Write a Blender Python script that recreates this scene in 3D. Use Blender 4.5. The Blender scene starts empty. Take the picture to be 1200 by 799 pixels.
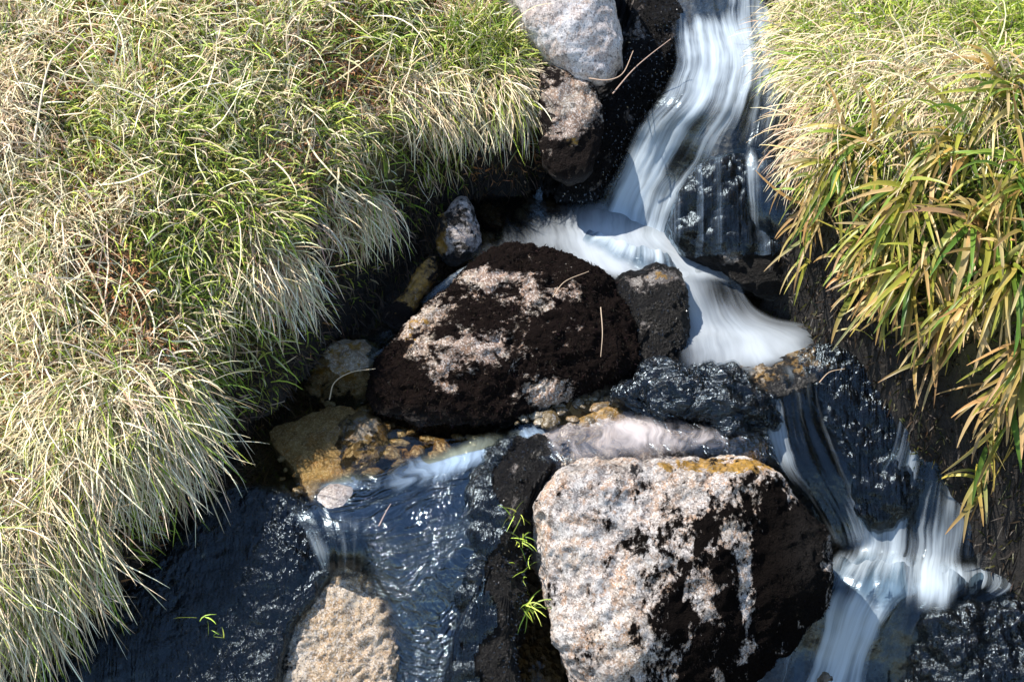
import bpy, math, random
import numpy as np
from mathutils import Vector

# ------------------------------------------------------------------ camera, light
SC = bpy.context.scene
COL = SC.collection
PITCH = math.radians(40.0)
DIST = 3.6
cam_d = bpy.data.cameras.new('camera')
cam = bpy.data.objects.new('camera', cam_d)
COL.objects.link(cam)
cam_d.lens = 50.0
cam_d.sensor_width = 36.0
cam_d.clip_start = 0.05
cam_d.clip_end = 500.0
cam.location = (0.0, -DIST * math.cos(PITCH), DIST * math.sin(PITCH))
cam.rotation_euler = (math.pi / 2 - PITCH, 0.0, 0.0)
SC.camera = cam

SUN_EL = math.radians(57.0)
SUN_AZ = math.radians(-66.0)          # measured from +Y towards +X
world = bpy.data.worlds.new('World')
SC.world = world
world.use_nodes = True
wn = world.node_tree
wn.nodes.clear()
w_out = wn.nodes.new('ShaderNodeOutputWorld')
w_bg = wn.nodes.new('ShaderNodeBackground')
w_sky = wn.nodes.new('ShaderNodeTexSky')
w_sky.sky_type = 'NISHITA'
w_sky.sun_disc = False
w_sky.sun_elevation = SUN_EL
w_sky.sun_rotation = SUN_AZ
w_sky.altitude = 600.0
w_sky.air_density = 1.3
w_sky.dust_density = 0.3
w_bg.inputs['Strength'].default_value = 0.15
wn.links.new(w_sky.outputs[0], w_bg.inputs['Color'])
wn.links.new(w_bg.outputs[0], w_out.inputs['Surface'])

sun_d = bpy.data.lights.new('sun', 'SUN')
sun = bpy.data.objects.new('sun', sun_d)
COL.objects.link(sun)
sun_d.energy = 5.0
sun_d.angle = math.radians(0.53)
sun_d.color = (1.0, 0.93, 0.83)
sd = Vector((math.sin(SUN_AZ) * math.cos(SUN_EL), math.cos(SUN_AZ) * math.cos(SUN_EL), math.sin(SUN_EL)))
sun.location = sd * 20
sun.rotation_euler = sd.to_track_quat('Z', 'Y').to_euler()

SC.view_settings.view_transform = 'Standard'
SC.view_settings.look = 'None'
SC.view_settings.gamma = 1.0
SC.view_settings.exposure = 0.95
SC.view_settings.use_curve_mapping = False
SC.cycles.max_bounces = 8
SC.cycles.transparent_max_bounces = 24
SC.cycles.use_denoising = True

# ------------------------------------------------------------------ helpers
rng = np.random.default_rng(7)
random.seed(7)
CAM = np.array(cam.location)
cp, sp = math.cos(PITCH), math.sin(PITCH)
FW = np.array([0, cp, -sp])
UP = np.array([0, sp, cp])
RT = np.array([1.0, 0, 0])
FPX = 1200 * 50.0 / 36.0


def ray(px, py):
    px = np.asarray(px, float)
    py = np.asarray(py, float)
    return (((px - 600) / FPX)[..., None] * RT + ((399.5 - py) / FPX)[..., None] * UP + FW)


def at(px, py, z):
    """the world point of height z seen at a place of the photograph (1200 x 799)"""
    d = ray(px, py)
    t = (np.asarray(z, float) - CAM[2]) / d[..., 2]
    return CAM + d * t[..., None]


def proj(P):
    q = P - CAM
    dep = q @ FW
    return 600 + FPX * (q @ RT) / dep, 399.5 - FPX * (q @ UP) / dep


_perm = np.random.default_rng(3).permutation(512)
_perm = np.concatenate([_perm, _perm, _perm])
_g = np.random.default_rng(4).normal(size=(512, 3))
_g /= np.linalg.norm(_g, axis=1)[:, None]


def perlin(P):
    P = np.asarray(P, float)
    i = np.floor(P).astype(int)
    f = P - i
    i &= 511
    u = f * f * f * (f * (f * 6 - 15) + 10)
    r = 0
    for dx in (0, 1):
        wx = u[:, 0] if dx else 1 - u[:, 0]
        for dy in (0, 1):
            wy = u[:, 1] if dy else 1 - u[:, 1]
            for dz in (0, 1):
                wz = u[:, 2] if dz else 1 - u[:, 2]
                h = _perm[_perm[_perm[(i[:, 0] + dx) & 511] + ((i[:, 1] + dy) & 511)] + ((i[:, 2] + dz) & 511)]
                g = _g[h]
                r = r + wx * wy * wz * (g[:, 0] * (f[:, 0] - dx) + g[:, 1] * (f[:, 1] - dy) + g[:, 2] * (f[:, 2] - dz))
    return r


def fbm(P, oct=4, gain=0.5):
    P = np.asarray(P, float)
    a, s, r = 1.0, 1.0, 0
    for k in range(oct):
        r = r + a * perlin(P * s + 17.3 * k)
        a *= gain
        s *= 2.03
    return r


def xy0(x, y, z=0.0):
    x = np.asarray(x, float)
    return np.stack([x, np.asarray(y, float), np.full_like(x, z)], -1)


def sstep(a, b, x):
    t = np.clip((x - a) / (b - a), 0, 1)
    return t * t * (3 - 2 * t)


def make_mesh(name, V, F, loc=(0, 0, 0), mat=None, attrs=None, cols=None, uv=None, smooth=True):
    """V (n,3) world points, F (m,4) or (m,3) vertex indices -> one linked mesh object"""
    V = np.asarray(V, float) - np.asarray(loc, float)
    F = np.asarray(F, np.int32)
    me = bpy.data.meshes.new(name)
    k = F.shape[1]
    me.vertices.add(len(V))
    me.vertices.foreach_set('co', V.astype(np.float32).ravel())
    me.loops.add(F.size)
    me.loops.foreach_set('vertex_index', F.ravel())
    me.polygons.add(len(F))
    me.polygons.foreach_set('loop_start', np.arange(0, F.size, k, dtype=np.int32))
    me.polygons.foreach_set('loop_total', np.full(len(F), k, np.int32))
    me.update(calc_edges=True)
    me.validate()
    me.polygons.foreach_set('use_smooth', np.full(len(me.polygons), smooth))
    for an, av in (attrs or {}).items():
        a = me.attributes.new(an, 'FLOAT', 'POINT')
        a.data.foreach_set('value', np.asarray(av, np.float32))
    for an, av in (cols or {}).items():
        a = me.attributes.new(an, 'FLOAT_COLOR', 'POINT')
        av = np.asarray(av, np.float32)
        if av.shape[1] == 3:
            av = np.concatenate([av, np.ones((len(av), 1), np.float32)], 1)
        a.data.foreach_set('color', av.ravel())
    if uv is not None:
        l = me.uv_layers.new(name='UVMap')
        l.data.foreach_set('uv', np.asarray(uv, np.float32)[F.ravel()].ravel())
    if mat:
        me.materials.append(mat)
    o = bpy.data.objects.new(name, me)
    o.location = loc
    COL.objects.link(o)
    return o


def tag(o, label, cat, group=None):
    o['label'] = label
    o['category'] = cat
    if group:
        o['group'] = group
    return o


class NT:
    """small node-tree writer"""

    def __init__(self, name):
        self.m = bpy.data.materials.new(name)
        self.m.use_nodes = True
        self.t = self.m.node_tree
        self.t.nodes.clear()
        self.out = self.t.nodes.new('ShaderNodeOutputMaterial')

    def n(self, kind, **kw):
        nd = self.t.nodes.new(kind)
        for k, v in kw.items():
            if hasattr(nd, k):
                setattr(nd, k, v)
        return nd

    def put(self, sock, v):
        if hasattr(v, 'is_output') or isinstance(v, bpy.types.NodeSocket):
            self.t.links.new(v, sock)
        elif isinstance(v, (tuple, list)) and sock.type == 'RGBA':
            sock.default_value = tuple(v) + ((1.0,) if len(v) == 3 else ())
        else:
            sock.default_value = v

    def noise(self, vec, scale, detail=4.0, rough=0.55, dist=0.0, out='Fac'):
        nd = self.n('ShaderNodeTexNoise')
        if vec is not None:
            self.put(nd.inputs['Vector'], vec)
        nd.inputs['Scale'].default_value = scale
        nd.inputs['Detail'].default_value = detail
        nd.inputs['Roughness'].default_value = rough
        nd.inputs['Distortion'].default_value = dist
        return nd.outputs[out]

    def vor(self, vec, scale, feature='F1', out='Distance'):
        nd = self.n('ShaderNodeTexVoronoi', feature=feature)
        self.put(nd.inputs['Vector'], vec)
        nd.inputs['Scale'].default_value = scale
        return nd.outputs[out]

    def math(self, op, a, b=0.0, c=None, clamp=False):
        nd = self.n('ShaderNodeMath', operation=op, use_clamp=clamp)
        self.put(nd.inputs[0], a)
        self.put(nd.inputs[1], b)
        if c is not None:
            self.put(nd.inputs[2], c)
        return nd.outputs[0]

    def step(self, v, a, b):
        nd = self.n('ShaderNodeMapRange', interpolation_type='SMOOTHSTEP')
        self.put(nd.inputs['Value'], v)
        self.put(nd.inputs['From Min'], a)
        self.put(nd.inputs['From Max'], b)
        return nd.outputs['Result']

    def mix(self, f, a, b):
        nd = self.n('ShaderNodeMix', data_type='RGBA')
        self.put(nd.inputs['Factor'], f)
        self.put(nd.inputs['A'] if False else nd.inputs[6], a)
        self.put(nd.inputs[7], b)
        return nd.outputs[2]

    def mixf(self, f, a, b):
        nd = self.n('ShaderNodeMix', data_type='FLOAT')
        self.put(nd.inputs[0], f)
        self.put(nd.inputs[2], a)
        self.put(nd.inputs[3], b)
        return nd.outputs[0]

    def attr(self, name, out='Fac'):
        nd = self.n('ShaderNodeAttribute')
        nd.attribute_name = name
        return nd.outputs[out]

    def sep(self, v):
        nd = self.n('ShaderNodeSeparateColor')
        self.put(nd.inputs[0], v)
        return nd.outputs

    def mapping(self, v, scale=(1, 1, 1), loc=(0, 0, 0)):
        nd = self.n('ShaderNodeMapping')
        self.put(nd.inputs['Vector'], v)
        nd.inputs['Scale'].default_value = scale
        nd.inputs['Location'].default_value = loc
        return nd.outputs[0]

    def bump(self, h, strength, dist, normal=None):
        nd = self.n('ShaderNodeBump')
        self.put(nd.inputs['Strength'], strength)
        self.put(nd.inputs['Distance'], dist)
        self.put(nd.inputs['Height'], h)
        if normal is not None:
            self.put(nd.inputs['Normal'], normal)
        return nd.outputs[0]

    def coord(self, out='Object'):
        return self.n('ShaderNodeTexCoord').outputs[out]

    def done(self, shader):
        self.t.links.new(shader, self.out.inputs['Surface'])
        return self.m


# ------------------------------------------------------------------ materials
def rock_material(name, c1, c2, c3, speck=0.5, moss_col=(0.0026, 0.0021, 0.0021), ochre=(0.20, 0.11, 0.016),
                  patch_scale=14.0, wet_rough=0.16, moss_bump=1.0, stretch=(1, 1, 1), grain=1.0, lich=(0.52, 0.53, 0.56), tan=(0.46, 0.28, 0.15)):
    """granite; vertex colour 'mask': R black moss and lichen, G ochre moss and algae, B wetness"""
    b = NT(name)
    co = b.coord('Object')
    msk = b.sep(b.attr('mask', 'Color'))
    n1 = b.noise(co, 5.0, 5, 0.6, 0.3)
    n2 = b.noise(co, 38.0, 5, 0.65)
    n3 = b.noise(co, 240.0, 3, 0.7)
    base = b.mix(b.step(n1, 0.38, 0.64), c1, c2)
    base = b.mix(b.math('MULTIPLY', b.step(n2, 0.46, 0.62), 0.75), base, c3)
    pl = b.noise(co, 17.0, 6, 0.66, 0.6)
    base = b.mix(b.math('MULTIPLY', b.step(pl, 0.52, 0.57), 0.75), base, lich)
    pl2 = b.noise(b.mapping(co, (1, 1, 1), (4.3, 1.1, 7.7)), 26.0, 6, 0.68, 0.4)
    base = b.mix(b.math('MULTIPLY', b.step(pl2, 0.56, 0.62), 0.65), base, tan)
    # mineral grains
    g = b.vor(co, 330.0, 'F1', 'Color')
    gs = b.sep(g)
    base = b.mix(b.math('MULTIPLY', b.step(gs[0], 0.70, 0.80), 0.55 * speck), base, (0.05, 0.045, 0.045))
    base = b.mix(b.math('MULTIPLY', b.step(gs[1], 0.66, 0.8), 0.5 * speck), base, (0.72, 0.68, 0.64))
    # small dark lichen freckles
    fr = b.noise(co, 95.0, 4, 0.6)
    base = b.mix(b.math('MULTIPLY', b.step(fr, 0.56, 0.62), 0.8 * speck), base, (0.05, 0.042, 0.04))
    # ochre
    on = b.noise(co, 30.0, 6, 0.7)
    of = b.math('ADD', msk[1], b.math('MULTIPLY', b.math('SUBTRACT', on, 0.5), 3.0))
    of = b.step(of, 0.44, 0.60)
    oc = b.mix(b.step(b.noise(co, 80.0, 5, 0.75), 0.3, 0.7), tuple(x * .5 for x in ochre), tuple(min(1, x * 1.9) for x in ochre))
    base = b.mix(b.math('MULTIPLY', of, b.step(b.noise(co, 130.0, 5, 0.75), 0.26, 0.48)), base, oc)
    # black moss: islands with a ragged edge
    cs = b.mapping(co, stretch)
    mn = b.noise(cs, patch_scale, 7, 0.62, 0.5)
    mn2 = b.noise(cs, patch_scale * 5.5, 4, 0.6)
    mm = b.math('ADD', b.math('MULTIPLY', b.math('SUBTRACT', mn, 0.5), 2.6), b.math('MULTIPLY', b.math('SUBTRACT', mn2, 0.5), 1.3))
    mv = b.math('ADD', msk[0], mm)
    base = b.mix(b.math('MULTIPLY', b.step(mv, 0.10, 0.52), 0.72), base, b.mix(0.5, base, (0.035, 0.020, 0.013)))
    mf = b.step(mv, 0.42, 0.66)
    mc = b.mix(b.noise(co, 110.0, 4, 0.7), moss_col, tuple(min(1, x * 2.2) for x in moss_col))
    # wet stone is darker
    base = b.mix(b.math('MULTIPLY', msk[2], 0.62, None, True), base, (0.012, 0.008, 0.004))
    col = b.mix(mf, base, mc)
    # relief
    fr = b.noise(co, 95.0, 4, 0.6)
    h = b.math('ADD', b.math('MULTIPLY', n2, 0.16), b.math('ADD', b.math('MULTIPLY', n3, 0.24 * grain), b.math('MULTIPLY', fr, 0.15)))
    mh = b.math('MULTIPLY', b.math('ADD', b.noise(co, 170.0, 4, 0.75), b.noise(co, 60.0, 3, 0.6)), moss_bump)
    h = b.mixf(mf, h, b.math('ADD', b.math('MULTIPLY', mh, 1.1), 0.35))
    nb = b.bump(h, b.mixf(mf, 0.55, 0.9), 0.011)
    p = b.n('ShaderNodeBsdfPrincipled')
    b.put(p.inputs['Base Color'], col)
    r = b.mixf(msk[2], 0.82, wet_rough)
    b.put(p.inputs['Roughness'], r)
    b.put(p.inputs['Specular IOR Level'], b.mixf(msk[2], b.mixf(mf, 0.35, 0.02), b.mixf(mf, 0.6, 0.2)))
    b.put(p.inputs['IOR'], b.mixf(b.math('MULTIPLY', msk[2], mf, None, True), 1.45, 2.2))
    b.put(p.inputs['Normal'], nb)
    return b.done(p.outputs[0])


def grass_material(name, trans=0.45, rough=0.5, soft=1.1):
    b = NT(name)
    c = b.attr('col', 'Color')
    p = b.n('ShaderNodeBsdfPrincipled')
    b.put(p.inputs['Base Color'], c)
    b.put(p.inputs['Roughness'], rough)
    b.put(p.inputs['Specular IOR Level'], 0.35)
    g = b.n('ShaderNodeNewGeometry')
    va = b.n('ShaderNodeVectorMath', operation='ADD')
    b.put(va.inputs[0], g.outputs['Normal'])
    va.inputs[1].default_value = (0, 0, soft)
    vn = b.n('ShaderNodeVectorMath', operation='NORMALIZE')
    b.put(vn.inputs[0], va.outputs[0])
    b.put(p.inputs['Normal'], vn.outputs[0])
    t = b.n('ShaderNodeBsdfTranslucent')
    b.put(t.inputs['Color'], c)
    mx = b.n('ShaderNodeMixShader')
    b.put(mx.inputs[0], trans)
    b.put(mx.inputs[1], p.outputs[0])
    b.put(mx.inputs[2], t.outputs[0])
    return b.done(mx.outputs[0])


def water_material(name, tint=(0.62, 0.5, 0.34), foam_sheen_col=(0.80, 0.86, 0.90), across=46.0, along=3.0, ior=1.45,
                   rough=0.06, bump=0.6, bdist=0.01, contrast=1.6, warp=0.12, soft=0.30, rip=40.0, cross=0.0):
    """clear water with silky white streaks; the point value 'foam' says how white it is, by air and painted sky sheen"""
    b = NT(name)
    uv = b.coord('UV')
    wn_ = b.noise(uv, 5.0, 3, 0.5, 0.0, 'Color')
    vm = b.n('ShaderNodeVectorMath', operation='MULTIPLY_ADD')
    b.put(vm.inputs[0], wn_)
    vm.inputs[1].default_value = (warp, warp, 0)
    b.put(vm.inputs[2], uv)
    v = vm.outputs[0]
    s1 = b.noise(b.mapping(v, (across, along, 1)), 1.0, 4, 0.55)
    s2 = b.noise(b.mapping(v, (across * 3.3, along * 1.7, 1), (3.1, 1.7, 0)), 1.0, 3, 0.6)
    s0 = b.noise(b.mapping(v, (across * .3, along * .8, 1), (7.7, 2.2, 0)), 1.0, 2, 0.5)
    st = b.math('ADD', b.math('MULTIPLY', s0, 0.5), b.math('ADD', b.math('MULTIPLY', s1, 0.36), b.math('MULTIPLY', s2, 0.14)))
    foam_sheen = b.attr('foam_sheen')
    f = b.math('ADD', foam_sheen, b.math('MULTIPLY', b.math('SUBTRACT', st, 0.5), contrast))
    f = b.step(f, 0.5 - soft, 0.5 + soft * 2.2)
    rp = b.noise(v, rip, 3, 0.55, 0.4)
    rx = b.noise(b.mapping(v, (14, 75, 1), (1.7, 5.1, 0)), 1.0, 3, 0.55, 0.8)
    hh = b.math('ADD', b.math('MULTIPLY', st, 0.8), b.math('ADD', b.math('MULTIPLY', rp, 0.5), b.math('MULTIPLY', rx, cross)))
    nb = b.bump(hh, bump, bdist)
    fr = b.n('ShaderNodeFresnel')
    fr.inputs['IOR'].default_value = ior
    b.put(fr.inputs['Normal'], nb)
    tr = b.n('ShaderNodeBsdfTransparent')
    b.put(tr.inputs[0], tint)
    gl = b.n('ShaderNodeBsdfGlossy')
    b.put(gl.inputs['Color'], (.70, .86, 1.0))  # sky blue put into the gloss colour, deepening every reflection
    b.put(gl.inputs['Roughness'], rough)
    b.put(gl.inputs['Normal'], nb)
    m1 = b.n('ShaderNodeMixShader')
    b.put(m1.inputs[0], fr.outputs[0])
    b.put(m1.inputs[1], tr.outputs[0])
    b.put(m1.inputs[2], gl.outputs[0])
    d = b.n('ShaderNodeBsdfDiffuse')
    b.put(d.inputs['Color'], foam_sheen_col)
    b.put(d.inputs['Normal'], b.bump(st, 0.15, 0.008))
    tl = b.n('ShaderNodeBsdfTranslucent')
    b.put(tl.inputs['Color'], foam_sheen_col)
    m2 = b.n('ShaderNodeMixShader')
    b.put(m2.inputs[0], 0.35)
    b.put(m2.inputs[1], d.outputs[0])
    b.put(m2.inputs[2], tl.outputs[0])
    m3 = b.n('ShaderNodeMixShader')
    b.put(m3.inputs[0], b.math('MULTIPLY', f, 0.96))
    b.put(m3.inputs[1], m1.outputs[0])
    b.put(m3.inputs[2], m2.outputs[0])
    t0 = b.n('ShaderNodeBsdfTransparent')
    m4 = b.n('ShaderNodeMixShader')
    b.put(m4.inputs[0], b.attr('thin'))
    b.put(m4.inputs[1], t0.outputs[0])
    b.put(m4.inputs[2], m3.outputs[0])
    return b.done(m4.outputs[0])


def ground_material():
    b = NT('peat_and_gravel')
    co = b.coord('Object')
    bank = b.attr('bank')
    n = b.noise(co, 22.0, 6, 0.65)
    soil = b.mix(n, (0.002, 0.0014, 0.0011), (0.010, 0.0065, 0.004))
    turf = b.mix(b.noise(co, 30.0, 5, 0.7), (0.030, 0.030, 0.010), (0.11, 0.10, 0.035))
    gr = b.sep(b.vor(co, 55.0, 'F1', 'Color'))
    grav = b.mix(gr[0], (0.10, 0.058, 0.020), (0.42, 0.28, 0.11))
    bed = b.mix(b.step(b.noise(co, 9.0, 4, 0.6), 0.36, 0.5), (0.03, 0.022, 0.010), grav)
    col = b.mix(b.step(bank, 0.55, 0.95), soil, turf)
    bed = b.mix(b.step(b.math('ADD', b.attr('amber'), b.math('MULTIPLY', b.math('SUBTRACT', n, 0.5), 0.6)), 0.35, 0.6), b.mix(0.12, (0.008, 0.007, 0.006), grav), bed)
    col = b.mix(b.step(bank, 0.10, 0.0), col, bed)
    p = b.n('ShaderNodeBsdfPrincipled')
    b.put(p.inputs['Base Color'], col)
    b.put(p.inputs['Roughness'], b.mixf(b.step(bank, 0.05, 0.2), 0.35, 0.9))
    hh = b.math('ADD', b.math('ADD', n, b.math('MULTIPLY', b.noise(co, 90.0, 5, 0.7), 0.7)), b.math('MULTIPLY', b.math('MULTIPLY', b.vor(co, 55.0), b.step(bank, 0.1, 0.0)), 1.2))
    b.put(p.inputs['Normal'], b.bump(hh, 0.8, 0.015))
    return b.done(p.outputs[0])


# ------------------------------------------------------------------ the ground
def tps(pts, lam=0.002):
    P = np.array([at(a, b, c) for a, b, c in pts])
    X, Z = P[:, :2], P[:, 2]

    def U(r2):
        return np.where(r2 > 1e-12, r2 * np.log(np.maximum(r2, 1e-12)), 0)
    n = len(X)
    K = U(((X[:, None] - X[None]) ** 2).sum(-1)) + lam * np.eye(n)
    A = np.zeros((n + 3, n + 3))
    A[:n, :n] = K
    A[:n, n] = 1
    A[:n, n + 1:] = X
    A[n, :n] = 1
    A[n + 1:, :n] = X.T
    w = np.linalg.solve(A, np.concatenate([Z, np.zeros(3)]))

    def f(x, y):
        Q = np.stack([x, y], -1).reshape(-1, 2)
        out = np.empty(len(Q))
        for s in range(0, len(Q), 60000):
            q = Q[s:s + 60000]
            out[s:s + 60000] = U(((q[:, None] - X[None]) ** 2).sum(-1)) @ w[:n] + w[n] + q @ w[n + 1:]
        return out.reshape(np.shape(x))
    return f


BED = tps([(850, -60, .52), (850, 60, .47), (800, 110, .40), (740, 200, .20), (720, 260, .13), (620, 250, .165),
           (540, 260, .17), (860, 330, .07), (900, 400, .06), (980, 400, .08), (480, 370, .03), (400, 430, -.01),
           (350, 500, -.0), (440, 560, -.02), (390, 620, -.10), (560, 600, -.10), (560, 700, -.2), (450, 780, -.3),
           (200, 700, -.16), (60, 820, -.2), (630, 760, -.36), (720, 500, .03), (800, 650, -.3), (930, 520, -.06),
           (1090, 480, .02), (1080, 600, -.22), (1060, 700, -.27), (950, 800, -.5), (1150, 760, -.36),
           (600, 900, -.5), (1100, 950, -.62), (300, 950, -.42), (860, -200, .68), (280, 560, -.02), (560, 420, .06)], 0.004)
BANK = tps([(0, 0, .82), (-200, 0, .86), (200, 200, .60), (0, 400, .42), (0, 799, .10), (-200, 799, .12), (-200, 400, .46),
            (20, 900, -.06), (120, 700, .06), (190, 610, .11), (270, 500, .19), (300, 440, .23), (380, 350, .30), (450, 260, .37),
            (500, 190, .42), (560, 170, .43), (620, 140, .46), (650, 90, .53), (590, 20, .63), (575, -60, .7), (400, 60, .66),
            (150, 520, .26), (300, 300, .44), (500, -150, .82), (100, -200, 1.0),
            (905, -80, .70), (910, 40, .63), (915, 110, .6), (930, 190, .55), (985, 270, .5), (1060, 320, .46), (1120, 380, .42),
            (1200, 470, .36), (1320, 600, .27), (1200, 0, .84), (1100, 150, .70), (1200, 300, .58), (1400, 300, .66),
            (1400, 0, .95), (1100, -200, .95), (1450, 800, .15)], 0.003)
L_EDGE = [(-190, 940, -.1), (-70, 810, -.01), (40, 700, .06), (128, 605, .11), (218, 500, .19), (262, 430, .23), (346, 336, .30), (412, 234, .37),
          (478, 172, .42), (550, 152, .43), (604, 140, .45), (630, 95, .53), (580, 20, .63), (565, -60, .70), (555, -300, .95)]
R_EDGE = [(925, -300, .9), (925, -80, .70), (934, 40, .63), (944, 110, .6), (956, 185, .55), (1006, 250, .5), (1074, 304, .46), (1134, 356, .42),
          (1216, 440, .36), (1340, 560, .27), (1480, 700, .12)]


def polyline(e):
    P = np.array([at(a, b, c)[:2] for a, b, c in e])
    return P


LP = polyline(L_EDGE)
LP = np.concatenate([[[LP[0][0], -6]], LP, [[LP[-1][0], 8], [-12, 8], [-12, -6]]])
RP = polyline(R_EDGE)
RP = np.concatenate([[[RP[0][0], 8]], RP, [[RP[-1][0], -6], [12, -6], [12, 8]]])


def sdist(x, y, poly):
    """positive inside the polygon"""
    d = np.full(x.shape, 1e9)
    ins = np.zeros(x.shape, bool)
    n = len(poly)
    for i in range(n):
        a, b = poly[i], poly[(i + 1) % n]
        ab = b - a
        t = np.clip(((x - a[0]) * ab[0] + (y - a[1]) * ab[1]) / (ab @ ab), 0, 1)
        d = np.minimum(d, np.hypot(x - a[0] - t * ab[0], y - a[1] - t * ab[1]))
        c = ((a[1] > y) != (b[1] > y))
        with np.errstate(divide='ignore', invalid='ignore'):
            xi = a[0] + (y - a[1]) * ab[0] / (ab[1] if abs(ab[1]) > 1e-12 else 1e-12)
        ins ^= c & (x < xi)
    return np.where(ins, d, -d)


GX0, GX1, GY0, GY1, GS = -2.3, 2.5, -1.9, 1.9, 0.012
gx = np.arange(GX0, GX1, GS)
gy = np.arange(GY0, GY1, GS)
GXX, GYY = np.meshgrid(gx, gy)
_flat = xy0(GXX.ravel(), GYY.ravel())
wob = (fbm(_flat * 5, 3) * 0.06 + fbm(_flat * 15 + 2, 2) * 0.025).reshape(GXX.shape)
SDL, SDR = sdist(GXX, GYY, LP) + wob, sdist(GXX, GYY, RP) + wob
MASK = np.maximum(sstep(-0.05, 0.012, SDL), sstep(-0.095, 0.015, SDR))
hum = (fbm(_flat * 3.1 + 5, 3) * 0.03 + fbm(_flat * 11, 3) * 0.022).reshape(GXX.shape)
bed_n = (fbm(_flat * 7 + 9, 4) * 0.03 + fbm(_flat * 28, 3) * 0.012).reshape(GXX.shape)
HH = (BED(GXX, GYY) + bed_n) * (1 - MASK) + (BANK(GXX, GYY) + hum) * MASK
HH += ((fbm(_flat * 14 + 3, 4) * 0.07 + fbm(_flat * 45 + 3, 2) * 0.02)).reshape(GXX.shape) * (4 * MASK * (1 - MASK))


def bil(G, x, y):
    u = np.clip((np.asarray(x) - GX0) / GS, 0, len(gx) - 1.001)
    v = np.clip((np.asarray(y) - GY0) / GS, 0, len(gy) - 1.001)
    i, j = u.astype(int), v.astype(int)
    a, b = u - i, v - j
    return (G[j, i] * (1 - a) + G[j, i + 1] * a) * (1 - b) + (G[j + 1, i] * (1 - a) + G[j + 1, i + 1] * a) * b


def height(x, y):
    ex = np.asarray(y) - np.clip(y, GY0, GY1)
    return bil(HH, x, y) + ex * 0.35


def hit(px, py):
    """where the sight lines of these places first meet the ground"""
    px, py = np.broadcast_arrays(np.asarray(px, float), np.asarray(py, float))
    d = ray(px.ravel(), py.ravel())
    t = np.full(len(d), 2.0)
    done = np.zeros(len(d), bool)
    for _ in range(420):
        P = CAM + d * t[:, None]
        done |= P[:, 2] < height(P[:, 0], P[:, 1])
        t = np.where(done, t, t + .008)
    return (CAM + d * t[:, None]).reshape(px.shape + (3,))


def axis(a, b, s, far):
    m = list(np.arange(a, b, s))
    st, lo, hi = s, [a], [b]
    while hi[-1] < far:
        st *= 1.35
        hi.append(hi[-1] + st)
        lo.append(lo[-1] - st)
    return np.array(lo[:0:-1] + m + hi)


ax_, ay_ = axis(-1.75, 1.95, 0.0125, 60), axis(-1.4, 1.35, 0.0125, 60)
AX, AY = np.meshgrid(ax_, ay_)
AZ = height(AX.ravel(), AY.ravel())
nx, ny = len(ax_), len(ay_)


def grid_faces(nx, ny):
    i = np.arange(nx * ny).reshape(ny, nx)
    return np.stack([i[:-1, :-1], i[:-1, 1:], i[1:, 1:], i[1:, :-1]], -1).reshape(-1, 4)


gpx, gpy = proj(np.stack([AX.ravel(), AY.ravel(), AZ], -1))
amber = np.zeros(len(AZ))
for bx, by, rx, ry, st in [(420, 490, 110, 90, 1.3), (610, 250, 110, 45, 1.3), (660, 482, 70, 20, 1.0), (1040, 770, 90, 60, .7)]:
    amber += st * np.exp(-((gpx - bx) / rx) ** 2 - ((gpy - by) / ry) ** 2)
g_o = make_mesh('ground', np.stack([AX.ravel(), AY.ravel(), AZ], -1), grid_faces(nx, ny), mat=ground_material(),
                attrs={'bank': bil(MASK, AX.ravel(), AY.ravel()), 'amber': amber})
g_o['kind'] = 'structure'


# ------------------------------------------------------------------ rocks
def spline_closed(P, n):
    P = np.asarray(P, float)
    m = len(P)
    t = np.linspace(0, m, n, endpoint=False)
    i = np.floor(t).astype(int)
    f = (t - i)[:, None]
    p0, p1, p2, p3 = P[(i - 1) % m], P[i % m], P[(i + 1) % m], P[(i + 2) % m]
    return 0.5 * ((2 * p1) + (-p0 + p2) * f + (2 * p0 - 5 * p1 + 4 * p2 - p3) * f ** 2 + (-p0 + 3 * p1 - 3 * p2 + p3) * f ** 3)


def vnormals(V, F):
    a, b, c, d = V[F[:, 0]], V[F[:, 1]], V[F[:, 2]], V[F[:, 3]]
    fn = np.cross(c - a, d - b)
    N = np.zeros_like(V)
    for k in range(4):
        np.add.at(N, F[:, k], fn)
    return N / np.maximum(np.linalg.norm(N, axis=1), 1e-12)[:, None]


ROCKS = {}


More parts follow.
